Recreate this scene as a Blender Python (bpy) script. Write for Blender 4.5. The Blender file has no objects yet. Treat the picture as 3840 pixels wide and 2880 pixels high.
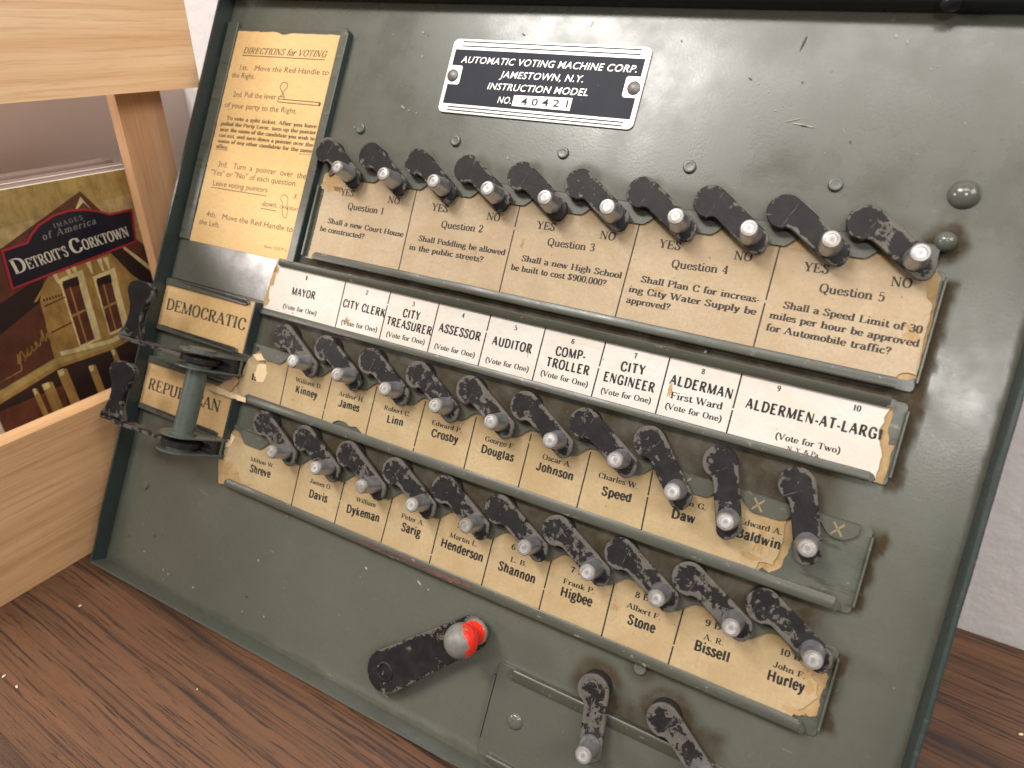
import bpy, bmesh, math, random
from mathutils import Vector, Matrix, noise

# ------------------------------------------------------------------ units
S = 0.0254            # one lever pitch in metres
TZ = 8.12             # table top lies TZ pitches below the panel origin
LEAN = math.radians(60.5)
ROT = Matrix.Rotation(LEAN, 3, 'X')
sc = bpy.context.scene
col = sc.collection
rng = random.Random(7)


def W(p):
    """panel frame (u right, y up the panel, z out of the panel; pitches) -> world metres"""
    q = ROT @ Vector(p)
    return Vector((q.x * S, q.y * S, (q.z + TZ) * S))


# ------------------------------------------------------------------ camera
cam_d = bpy.data.cameras.new('camera')
cam = bpy.data.objects.new('camera', cam_d)
col.objects.link(cam)
sc.camera = cam
cam_d.sensor_width = 36.0
cam_d.lens = 23.383
cam_d.clip_start = 0.01
cam_d.clip_end = 50
CR = [[0.883796, -0.244558, 0.398869], [0.467409, 0.423527, -0.775986], [0.020842, 0.872248, 0.48862]]
CL = [9.89249, -9.64239, 10.38807]
m = Matrix(CR).to_4x4()
m.translation = Vector(CL) * S
cam.matrix_world = m
cam_d.dof.use_dof = True
cam_d.dof.focus_distance = 10.41 * S
cam_d.dof.aperture_fstop = 11.0

# ------------------------------------------------------------------ light
wd = bpy.data.worlds.new('World')
sc.world = wd
wd.use_nodes = True
nt = wd.node_tree
bg = nt.nodes['Background']
tc = nt.nodes.new('ShaderNodeTexCoord')
sx = nt.nodes.new('ShaderNodeSeparateXYZ')
rp = nt.nodes.new('ShaderNodeValToRGB')
mr = nt.nodes.new('ShaderNodeMapRange')
mr.inputs[1].default_value = -1
mr.inputs[2].default_value = 1
nt.links.new(tc.outputs['Generated'], sx.inputs[0])
nt.links.new(sx.outputs[2], mr.inputs[0])
nt.links.new(mr.outputs[0], rp.inputs[0])
nt.links.new(rp.outputs[0], bg.inputs[0])
els = rp.color_ramp.elements
els[0].position = 0.0
els[0].color = (0.10, 0.085, 0.075, 1)
els[1].position = 1.0
els[1].color = (0.80, 0.75, 0.69, 1)
e = els.new(0.47)
e.color = (0.16, 0.15, 0.14, 1)
e = els.new(0.60)
e.color = (0.34, 0.32, 0.30, 1)
dt = nt.nodes.new('ShaderNodeVectorMath')
dt.operation = 'DOT_PRODUCT'
dt.inputs[1].default_value = (-0.78, -0.55, 0.30)      # the room is brighter to the left
nt.links.new(tc.outputs['Generated'], dt.inputs[0])
rs = nt.nodes.new('ShaderNodeValToRGB')
m2 = nt.nodes.new('ShaderNodeMapRange')
m2.inputs[1].default_value = -1
m2.inputs[2].default_value = 1
nt.links.new(dt.outputs['Value'], m2.inputs[0])
nt.links.new(m2.outputs[0], rs.inputs[0])
rs.color_ramp.elements[0].position = 0.30
rs.color_ramp.elements[0].color = (0.55, 0.57, 0.60, 1)
rs.color_ramp.elements[1].position = 0.98
rs.color_ramp.elements[1].color = (2.1, 1.95, 1.80, 1)
mu = nt.nodes.new('ShaderNodeMix')
mu.data_type = 'RGBA'
mu.blend_type = 'MULTIPLY'
mu.inputs[0].default_value = 1.0
nt.links.new(rp.outputs[0], mu.inputs[6])
nt.links.new(rs.outputs[0], mu.inputs[7])
nt.links.new(mu.outputs[2], bg.inputs[0])
bg.inputs[1].default_value = 0.29


def area(name, loc, target, sx_, sy_, power, color):
    l = bpy.data.lights.new(name, 'AREA')
    l.shape = 'RECTANGLE'
    l.size = sx_
    l.size_y = sy_
    l.energy = power
    l.color = color
    o = bpy.data.objects.new(name, l)
    o.location = loc
    d = Vector(target) - Vector(loc)
    o.rotation_euler = d.to_track_quat('-Z', 'Y').to_euler()
    col.objects.link(o)
    return o


TGT = (5 * S, -2 * S, 4 * S)
area('ceiling_lamp', (-0.50, -0.85, 1.60), TGT, 0.55, 0.30, 21, (1.0, 0.96, 0.91))
area('sheen_light', (-0.98, -0.80, 0.62), (0, -0.05, 0.13), 0.36, 0.20, 7.5, (1.0, 0.92, 0.88))  # unseen light added for the pinkish sheen on the cover plate
area('ceiling_lamp', (0.22, -0.66, 1.38), TGT, 1.0, 0.20, 7, (1.0, 0.96, 0.93))
area('ceiling_lamp', (1.15, -0.45, 1.15), TGT, 0.7, 0.5, 9.5, (1.0, 0.95, 0.90))
area('sheen_light', (0.51, -1.06, 0.905), (0.30, -0.02, 0.16), 0.24, 0.10, 3.6, (1.0, 0.97, 0.93))  # unseen light added for the glint at the panel's right edge
sc.view_settings.view_transform = 'Standard'
sc.view_settings.look = 'None'
sc.view_settings.exposure = 0.14
sc.view_settings.gamma = 1.0
sc.view_settings.use_curve_mapping = False


# ------------------------------------------------------------------ materials
def mat(name):
    m_ = bpy.data.materials.new(name)
    m_.use_nodes = True
    return m_, m_.node_tree, m_.node_tree.nodes['Principled BSDF']


class N:
    """tiny node-graph helper"""
    def __init__(self, t):
        self.t = t

    def new(self, kind, **kw):
        n = self.t.nodes.new(kind)
        for k, v in kw.items():
            setattr(n, k, v)
        return n

    def link(self, a, b):
        self.t.links.new(a, b)

    def coords(self, scale=(1, 1, 1), rnd=False, rot=None):
        c = self.new('ShaderNodeTexCoord')
        mp = self.new('ShaderNodeMapping')
        mp.inputs['Scale'].default_value = [s / S for s in scale]
        if rot:
            mp.inputs['Rotation'].default_value = rot
        self.link(c.outputs['Object'], mp.inputs[0])
        if rnd:
            oi = self.new('ShaderNodeObjectInfo')
            mu = self.new('ShaderNodeMath', operation='MULTIPLY')
            mu.inputs[1].default_value = 97.0
            self.link(oi.outputs['Random'], mu.inputs[0])
            ad = self.new('ShaderNodeVectorMath', operation='ADD')
            self.link(mp.outputs[0], ad.inputs[0])
            self.link(mu.outputs[0], ad.inputs[1])
            return ad.outputs[0]
        return mp.outputs[0]

    def noise(self, co, scale, detail=4, rough=0.55, dist=0.0):
        n = self.new('ShaderNodeTexNoise')
        n.inputs['Scale'].default_value = scale
        n.inputs['Detail'].default_value = detail
        n.inputs['Roughness'].default_value = rough
        n.inputs['Distortion'].default_value = dist
        self.link(co, n.inputs['Vector'])
        return n.outputs['Fac']

    def ramp(self, f, stops):
        r = self.new('ShaderNodeValToRGB')
        el = r.color_ramp.elements
        while len(el) < len(stops):
            el.new(0.5)
        for e_, (p, c) in zip(el, stops):
            e_.position = p
            e_.color = (c, c, c, 1) if not hasattr(c, '__len__') else (*c, 1)
        self.link(f, r.inputs[0])
        return r.outputs[0]

    def mix(self, f, a, b, mode='MIX'):
        n = self.new('ShaderNodeMix', data_type='RGBA', blend_type=mode)
        for s, v in ((n.inputs[0], f), (n.inputs[6], a), (n.inputs[7], b)):
            if hasattr(v, 'is_output'):
                self.link(v, s)
            elif hasattr(v, '__len__'):
                s.default_value = (*v, 1)
            else:
                s.default_value = v
        return n.outputs[2]

    def math(self, op, a, b=0.0, clamp=False):
        n = self.new('ShaderNodeMath', operation=op, use_clamp=clamp)
        for s, v in ((n.inputs[0], a), (n.inputs[1], b)):
            if hasattr(v, 'is_output'):
                self.link(v, s)
            else:
                s.default_value = v
        return n.outputs[0]

    def bump(self, h, strength, dist, bsdf):
        b = self.new('ShaderNodeBump')
        b.inputs['Strength'].default_value = strength
        b.inputs['Distance'].default_value = dist
        self.link(h, b.inputs['Height'])
        self.link(b.outputs[0], bsdf.inputs['Normal'])

    def attr(self, name):
        a = self.new('ShaderNodeAttribute', attribute_name=name)
        return a.outputs['Fac']


def plain(name, color, rough=0.5, metal=0.0):
    m_, t, b = mat(name)
    b.inputs['Base Color'].default_value = (*color, 1)
    b.inputs['Roughness'].default_value = rough
    b.inputs['Metallic'].default_value = metal
    return m_


def paint(name, base, dirt=(0.047, 0.035, 0.021), rough=0.33, wearlip=0.0, grime=False):
    m_, t, b = mat(name)
    n = N(t)
    co = n.coords()
    big = n.noise(co, 0.35, 5)
    c = n.mix(n.ramp(big, [(0.3, 0.0), (0.7, 1.0)]), tuple(x * 0.90 for x in base), tuple(x * 1.08 for x in base))
    fine = n.noise(co, 14, 4, 0.7)
    c = n.mix(n.ramp(fine, [(0.35, 0.25), (0.65, 0.0)]), c, tuple(x * 0.75 for x in base))
    # pale specks of dust and small scuffs
    sp = n.noise(co, 17.0, 3, 0.6)
    where = n.ramp(n.noise(co, 0.8, 3, 0.6), [(0.42, 0.0), (0.7, 1.0)])
    spk = n.math('MULTIPLY', n.ramp(sp, [(0.725, 0.0), (0.75, 0.75)]), where)
    c = n.mix(spk, c, (0.36, 0.35, 0.31))
    sd = n.noise(co, 8.0, 3, 0.6)
    c = n.mix(n.math('MULTIPLY', n.ramp(sd, [(0.72, 0.0), (0.75, 0.7)]), where), c, (0.05, 0.042, 0.032))
    so = n.noise(n.coords((0.9, 9, 3), rot=(0, 0, 0.5)), 2.4, 4, 0.6)
    c = n.mix(n.ramp(so, [(0.69, 0.0), (0.73, 0.30)]), c, (0.26, 0.26, 0.23))
    r = n.ramp(n.noise(co, 1.3, 5, 0.6), [(0.3, rough - 0.06), (0.7, rough + 0.10)])
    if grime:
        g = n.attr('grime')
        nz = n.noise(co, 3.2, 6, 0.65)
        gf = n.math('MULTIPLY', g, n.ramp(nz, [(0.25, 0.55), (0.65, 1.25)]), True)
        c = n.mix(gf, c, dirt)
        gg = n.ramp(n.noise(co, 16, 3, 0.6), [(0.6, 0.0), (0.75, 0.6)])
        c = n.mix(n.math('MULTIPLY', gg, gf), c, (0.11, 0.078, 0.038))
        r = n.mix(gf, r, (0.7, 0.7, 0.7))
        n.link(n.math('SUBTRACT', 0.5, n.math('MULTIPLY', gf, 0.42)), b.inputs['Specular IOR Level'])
    if wearlip > 0:
        w = n.noise(n.coords((0.6, 3, 3)), 2.6, 6, 0.7)
        c = n.mix(n.ramp(w, [(0.56, 0.0), (0.62, wearlip)]), c, (0.055, 0.048, 0.038))
        w2 = n.noise(n.coords((1, 2, 2)), 5.0, 4, 0.7)
        c = n.mix(n.ramp(w2, [(0.64, 0.0), (0.68, wearlip)]), c, (0.19, 0.165, 0.135))
    n.link(c, b.inputs['Base Color'])
    n.link(r, b.inputs['Roughness'])
    h = n.noise(co, 26, 3, 0.5)
    n.bump(h, 0.045, 0.02 * S, b)
    return m_


GREEN = (0.090, 0.095, 0.075)
M_PANEL = paint('grey_green_enamel', GREEN, rough=0.26, grime=True)
M_HOLD = paint('holder_enamel', (0.080, 0.087, 0.068), wearlip=0.9, rough=0.34)
M_TAB = paint('tab_enamel', (0.070, 0.070, 0.051), wearlip=0.6, rough=0.36)
M_LIP = paint('lip_enamel', (0.056, 0.057, 0.042), wearlip=0.95, rough=0.34)
M_RIM_SHADE = paint('shaded_rim_enamel', (0.030, 0.043, 0.041), wearlip=0.25, rough=0.30)  # darkened enamel: shade of the right-facing sides put into the colour
M_RIMLOW = paint('lower_rim_enamel', (0.080, 0.086, 0.070), wearlip=0.25, rough=0.32)
M_TRAY = paint('tray_enamel', (0.084, 0.085, 0.070), rough=0.23)
M_DARKGREEN = paint('bracket_enamel', (0.085, 0.105, 0.090), wearlip=0.4, rough=0.30)
M_RIVET = paint('rivet_enamel', (0.092, 0.100, 0.080), rough=0.18)


def chipped(name, black=(0.012, 0.011, 0.0115), metal=(0.108, 0.098, 0.086)):
    m_, t, b = mat(name)
    n = N(t)
    co = n.coords(rnd=True)
    e_ = n.attr('edge')
    oi = n.new('ShaderNodeObjectInfo')
    sc_ = n.new('ShaderNodeSeparateColor')
    n.link(oi.outputs['Color'], sc_.inputs[0])
    a = n.noise(co, 8.5, 9, 0.70, 0.4)
    big = n.noise(co, 2.6, 3, 0.5, 0.3)
    fleck = n.noise(co, 15, 5, 0.65)
    f = n.math('ADD', n.math('MULTIPLY', a, 0.62), n.math('MULTIPLY', big, 0.34))
    f = n.math('ADD', f, n.math('MULTIPLY', fleck, 0.20))
    f = n.math('ADD', f, n.math('MULTIPLY', e_, n.ramp(n.noise(co, 3.2, 4, 0.6), [(0.36, 0.015), (0.62, 0.19)])))
    f = n.math('ADD', f, n.math('SUBTRACT', n.math('MULTIPLY', sc_.outputs[0], 0.20), 0.022))
    w = n.ramp(f, [(0.718, 0.0), (0.730, 1.0)])
    sl = n.new('ShaderNodeSeparateXYZ')      # scratch across each pointer where the strip is bent
    n.link(n.coords(), sl.inputs[0])
    ln_ = n.math('ADD', n.math('ADD', sl.outputs[0], n.math('MULTIPLY', sl.outputs[1], 0.25)), n.math('MULTIPLY', n.noise(co, 5, 3), 0.05))
    ln_ = n.math('ABSOLUTE', n.math('SUBTRACT', ln_, 0.115))
    lw = n.math('MULTIPLY', n.math('LESS_THAN', ln_, 0.0050), n.ramp(n.noise(co, 7, 4), [(0.48, 0.0), (0.56, 0.8)]))
    w = n.math('MAXIMUM', w, lw)
    met = n.mix(n.noise(co, 12, 6, 0.75), tuple(x * 0.45 for x in metal), tuple(x * 1.55 for x in metal))
    rub = n.ramp(n.noise(co, 5, 5, 0.65), [(0.40, 0.0), (0.75, 0.75)])
    blk = n.mix(rub, black, (0.026, 0.0235, 0.0235))
    n.link(n.mix(w, blk, met), b.inputs['Base Color'])
    n.link(n.mix(w, (0.46, 0.46, 0.46), (0.55, 0.55, 0.55)), b.inputs['Roughness'])
    b.inputs['Specular IOR Level'].default_value = 0.17
    n.link(n.math('MULTIPLY', w, 0.2), b.inputs['Metallic'])
    hb = n.math('SUBTRACT', n.math('MULTIPLY', n.noise(co, 22, 3), 0.25), n.math('MULTIPLY', w, 0.5))
    n.bump(hb, 0.6, 0.014 * S, b)
    return m_


M_LEVER = chipped('chipped_black_enamel')
M_HUB_GAP = plain('black_hub_and_gap_shade', (0.014, 0.013, 0.012), 0.5)  # black of the lever hubs, also painted shade inside the brackets


def pinmat():
    m_, t, b = mat('worn_steel')
    n = N(t)
    co = n.coords(rnd=True)
    a = n.noise(co, 6, 5, 0.65)
    n.link(n.mix(a, (0.24, 0.25, 0.27), (0.58, 0.58, 0.59)), b.inputs['Base Color'])
    b.inputs['Metallic'].default_value = 0.85
    n.link(n.ramp(a, [(0.3, 0.26), (0.7, 0.46)]), b.inputs['Roughness'])
    n.bump(n.noise(co, 14, 4), 0.25, 0.01 * S, b)
    return m_


M_PIN = pinmat()


def pintop():
    m_, t, b = mat('pin_end_steel')
    n = N(t)
    c = n.new('ShaderNodeTexCoord')
    wv = n.new('ShaderNodeTexWave', wave_type='RINGS', rings_direction='Z')
    wv.inputs['Scale'].default_value = 3.3 / S
    wv.inputs['Distortion'].default_value = 1.6
    n.link(c.outputs['Object'], wv.inputs['Vector'])
    co = n.coords(rnd=True)
    f = n.math('MULTIPLY', wv.outputs['Fac'], n.noise(co, 8, 4))
    oi = n.new('ShaderNodeObjectInfo')
    dirty = n.math('MULTIPLY', oi.outputs['Random'], n.ramp(n.noise(co, 5, 5, 0.7), [(0.35, 0.0), (0.65, 0.9)]))
    n.link(n.mix(dirty, n.mix(n.ramp(f, [(0.1, 0.0), (0.6, 1.0)]), (0.33, 0.32, 0.31), (0.62, 0.61, 0.60)), (0.20, 0.165, 0.13)), b.inputs['Base Color'])
    b.inputs['Metallic'].default_value = 0.45
    b.inputs['Roughness'].default_value = 0.38
    n.bump(f, 0.5, 0.015 * S, b)
    return m_


M_PINTOP = pintop()


def papermat(name, base, stain, dust, rough=0.75, stain_amt=0.7, fleck=0.5):
    m_, t, b = mat(name)
    n = N(t)
    co = n.coords(rnd=True)
    a = n.noise(co, 0.9, 6, 0.6, 0.5)
    c = n.mix(n.ramp(a, [(0.40, 0.0), (0.66, stain_amt)]), base, stain)
    f = n.noise(co, 18, 4, 0.75)
    c = n.mix(n.ramp(f, [(0.38, fleck), (0.58, 0.0)]), c, tuple(x * 0.72 for x in base))
    fb = n.noise(n.coords((1, 2.2, 1), rnd=True, rot=(0, 0, 0.4)), 7, 5, 0.7)
    c = n.mix(n.ramp(fb, [(0.40, 0.30), (0.60, 0.0)]), c, tuple(x * 0.80 for x in base))
    if dust:       # brown dust gathered along the upper edge of the strip
        sy = n.new('ShaderNodeSeparateXYZ')
        n.link(n.coords(), sy.inputs[0])
        dd = n.math('ADD', sy.outputs[1], n.math('MULTIPLY', n.noise(co, 2.5, 4, 0.6), 0.5))
        mrg = n.new('ShaderNodeMapRange')
        mrg.inputs[1].default_value = dust + 0.25
        mrg.inputs[2].default_value = dust + 0.55
        mrg.inputs[4].default_value = 0.75
        n.link(dd, mrg.inputs[0])
        c = n.mix(mrg.outputs[0], c, tuple(x * 0.62 for x in stain))
    # tide marks
    w = n.noise(co, 1.1, 2, 0.4, 0.8)
    ring = n.ramp(w, [(0.600, 0.0), (0.618, 0.55), (0.624, 0.15), (0.66, 0.12)])
    c = n.mix(n.math('MULTIPLY', ring, stain_amt), c, stain)
    sp = n.noise(co, 11, 2, 0.5)
    c = n.mix(n.ramp(sp, [(0.74, 0.0), (0.77, 0.7)]), c, tuple(x * 0.45 for x in stain))
    n.link(c, b.inputs['Base Color'])
    b.inputs['Roughness'].default_value = rough
    b.inputs['Specular IOR Level'].default_value = 0.25
    n.bump(n.noise(co, 7, 6, 0.7), 0.35, 0.02 * S, b)
    return m_


M_TAN = papermat('aged_tan_card', (0.440, 0.333, 0.190), (0.325, 0.22, 0.098), 0.18)
M_TANQ = papermat('aged_question_card', (0.475, 0.372, 0.250), (0.36, 0.25, 0.135), 0.55)
M_WHITE = papermat('white_card', (0.61, 0.582, 0.535), (0.53, 0.42, 0.285), 0, stain_amt=0.45, fleck=0.12)
M_YEL = papermat('yellowed_card', (0.67, 0.445, 0.195), (0.72, 0.52, 0.265), 0, stain_amt=0.6, fleck=0.25, rough=0.6)
M_PARTY = papermat('brown_card', (0.62, 0.42, 0.205), (0.50, 0.31, 0.12), 0, rough=0.6)
M_KRAFT = papermat('torn_card_fibre', (0.46, 0.31, 0.150), (0.20, 0.118, 0.05), 0, stain_amt=0.95, fleck=0.7)
M_SPECK = plain('pale_paint_speck', (0.29, 0.285, 0.25), 0.6)
M_NICK = plain('dark_paint_nick', (0.035, 0.027, 0.020), 0.6)
M_PALE = papermat('torn_paper_skin', (0.74, 0.58, 0.36), (0.60, 0.42, 0.2), 0)


def inkmat(name, ink, paper, lo=0.60):
    m_, t, b = mat(name)
    n = N(t)
    co = n.coords(rnd=True)
    a = n.noise(co, 13, 4, 0.7)
    n.link(n.mix(n.ramp(a, [(lo, 0.0), (lo + 0.08, 0.75)]), ink, paper), b.inputs['Base Color'])
    b.inputs['Roughness'].default_value = 0.6
    b.inputs['Specular IOR Level'].default_value = 0.25
    return m_


M_INK_T = inkmat('print_ink', (0.026, 0.023, 0.020), (0.42, 0.31, 0.17), 0.655)
M_INK_Q = inkmat('question_ink', (0.050, 0.042, 0.036), (0.50, 0.37, 0.2), 0.66)
M_INK_W = inkmat('office_ink', (0.026, 0.025, 0.024), (0.6, 0.56, 0.5), 0.66)
M_INK_Y = inkmat('directions_ink', (0.085, 0.056, 0.032), (0.66, 0.44, 0.2), 0.60)
M_INK_P = inkmat('party_ink', (0.060, 0.050, 0.040), (0.5, 0.34, 0.17), 0.62)


def alu():
    m_, t, b = mat('nameplate_aluminium')
    n = N(t)
    co = n.coords()
    a = n.noise(co, 10, 5, 0.7)
    n.link(n.mix(n.ramp(a, [(0.3, 0.4), (0.55, 0.0)]), (0.72, 0.69, 0.65), (0.45, 0.42, 0.38)), b.inputs['Base Color'])
    b.inputs['Metallic'].default_value = 0.25
    b.inputs['Roughness'].default_value = 0.42
    return m_


M_ALU = alu()


def platefield():
    m_, t, b = mat('nameplate_black')
    n = N(t)
    co = n.coords()
    a = n.noise(co, 2.0, 5, 0.6)
    c = n.mix(a, (0.008, 0.010, 0.018), (0.022, 0.024, 0.036))
    sp = n.noise(co, 12, 2)
    c = n.mix(n.ramp(sp, [(0.73, 0.0), (0.76, 0.5)]), c, (0.14, 0.14, 0.14))
    n.link(c, b.inputs['Base Color'])
    b.inputs['Roughness'].default_value = 0.5
    b.inputs['Specular IOR Level'].default_value = 0.18
    return m_


M_FIELD = platefield()
M_RUST = plain('rust_scrape', (0.105, 0.050, 0.034), 0.6)
M_XPAINT = plain('ochre_mark', (0.23, 0.175, 0.09), 0.6)
M_BLACK = plain('black_rubber', (0.010, 0.010, 0.012), 0.35)


def redmat():
    m_, t, b = mat('chipped_red_paint')
    n = N(t)
    co = n.coords()
    a = n.noise(co, 3.4, 5, 0.6, 0.5)
    g = n.attr('edge')
    f = n.math('ADD', n.math('MULTIPLY', a, 0.55), n.math('MULTIPLY', g, 0.75))
    w = n.ramp(f, [(0.555, 0.0), (0.57, 1.0)])
    met = n.mix(n.noise(co, 7, 5, 0.7), (0.075, 0.075, 0.066), (0.21, 0.205, 0.185))
    n.link(n.mix(w, (0.66, 0.026, 0.012), met), b.inputs['Base Color'])
    n.link(n.mix(w, (0.16, 0.16, 0.16), (0.45, 0.45, 0.45)), b.inputs['Roughness'])
    n.bump(n.math('SUBTRACT', 1.0, w), 0.4, 0.012 * S, b)
    return m_


M_RED = redmat()


def walnut():
    m_, t, b = mat('walnut_laminate')
    n = N(t)
    warp = n.noise(n.coords((0.10, 0.22, 1)), 1.0, 2, 0.5)
    wig = n.noise(n.coords((0.35, 0.6, 1)), 1.0, 3, 0.5)
    sxyz = n.new('ShaderNodeSeparateXYZ')
    n.link(n.coords((1, 1, 1), rot=(0, 0, 0.06)), sxyz.inputs[0])
    yy = n.math('ADD', sxyz.outputs[1], n.math('ADD', n.math('MULTIPLY', warp, 0.55), n.math('MULTIPLY', wig, 0.05)))

    def strat(kx, ky):
        cmb = n.new('ShaderNodeCombineXYZ')
        n.link(n.math('MULTIPLY', sxyz.outputs[0], kx), cmb.inputs[0])
        n.link(n.math('MULTIPLY', yy, ky), cmb.inputs[1])
        return cmb.outputs[0]
    band = n.noise(strat(0.045, 1.0), 1.7, 5, 0.62)
    streak = n.noise(strat(0.075, 5.0), 1.7, 6, 0.72)
    pore = n.noise(strat(0.55, 17.0), 1.25, 5, 0.70)
    c = n.mix(n.ramp(band, [(0.32, 0.0), (0.47, 0.6), (0.66, 1.0)]), (0.048, 0.026, 0.016), (0.150, 0.070, 0.035))
    c = n.mix(n.ramp(streak, [(0.41, 0.88), (0.475, 0.0)]), c, (0.028, 0.018, 0.015))
    fig = n.noise(n.coords((0.30, 0.75, 1)), 0.75, 4, 0.62, 0.8)
    c = n.mix(n.ramp(fig, [(0.60, 0.0), (0.66, 0.55)]), c, (0.056, 0.034, 0.027))
    c = n.mix(n.ramp(pore, [(0.385, 0.92), (0.435, 0.0)]), c, (0.030, 0.017, 0.013))
    n.link(c, b.inputs['Base Color'])
    n.link(n.ramp(n.noise(n.coords(), 30, 2), [(0.3, 0.34), (0.7, 0.47)]), b.inputs['Roughness'])
    b.inputs['Specular IOR Level'].default_value = 0.40
    n.bump(n.noise(n.coords((1, 1.6, 1)), 22, 3, 0.6), 0.30, 0.012 * S, b)
    return m_


M_TABLE = walnut()


def oak(name, lo, hi, dark, rot=(0, 0, 0), axis=(0.10, 1.0, 1.0)):
    m_, t, b = mat(name)
    n = N(t)
    co = n.coords(axis)
    band = n.noise(co, 1.1, 5, 0.6, 0.4)
    fine = n.noise(co, 8.0, 4, 0.7)
    c = n.mix(n.ramp(band, [(0.32, 0.0), (0.66, 1.0)]), lo, hi)
    c = n.mix(n.ramp(fine, [(0.33, 0.55), (0.50, 0.0)]), c, dark)
    n.link(c, b.inputs['Base Color'])
    b.inputs['Roughness'].default_value = 0.45
    n.bump(fine, 0.35, 0.012 * S, b)
    return m_


M_OAK = oak('pale_oak', (0.72, 0.445, 0.235), (0.88, 0.64, 0.40), (0.56, 0.30, 0.13), axis=(0.07, 2.4, 2.4))
M_OAK_SHADE = oak('shaded_oak', (0.50, 0.275, 0.125), (0.70, 0.44, 0.235), (0.38, 0.185, 0.07), axis=(0.06, 1.8, 1.8))  # darker oak copy: dimmer light on the lower board put into its colour
M_OAKP = oak('oak_post', (0.46, 0.25, 0.125), (0.56, 0.33, 0.18), (0.34, 0.17, 0.08), axis=(2.2, 2.2, 0.1))


def wallmat():
    m_, t, b = mat('plaster_wall')
    n = N(t)
    co = n.coords()
    a = n.noise(co, 0.25, 3)
    n.link(n.mix(a, (0.68, 0.645, 0.64), (0.73, 0.695, 0.69)), b.inputs['Base Color'])
    b.inputs['Roughness'].default_value = 0.8
    n.bump(n.noise(co, 3.2, 4, 0.5), 0.45, 0.06 * S, b)
    return m_


M_WALL = wallmat()


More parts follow.
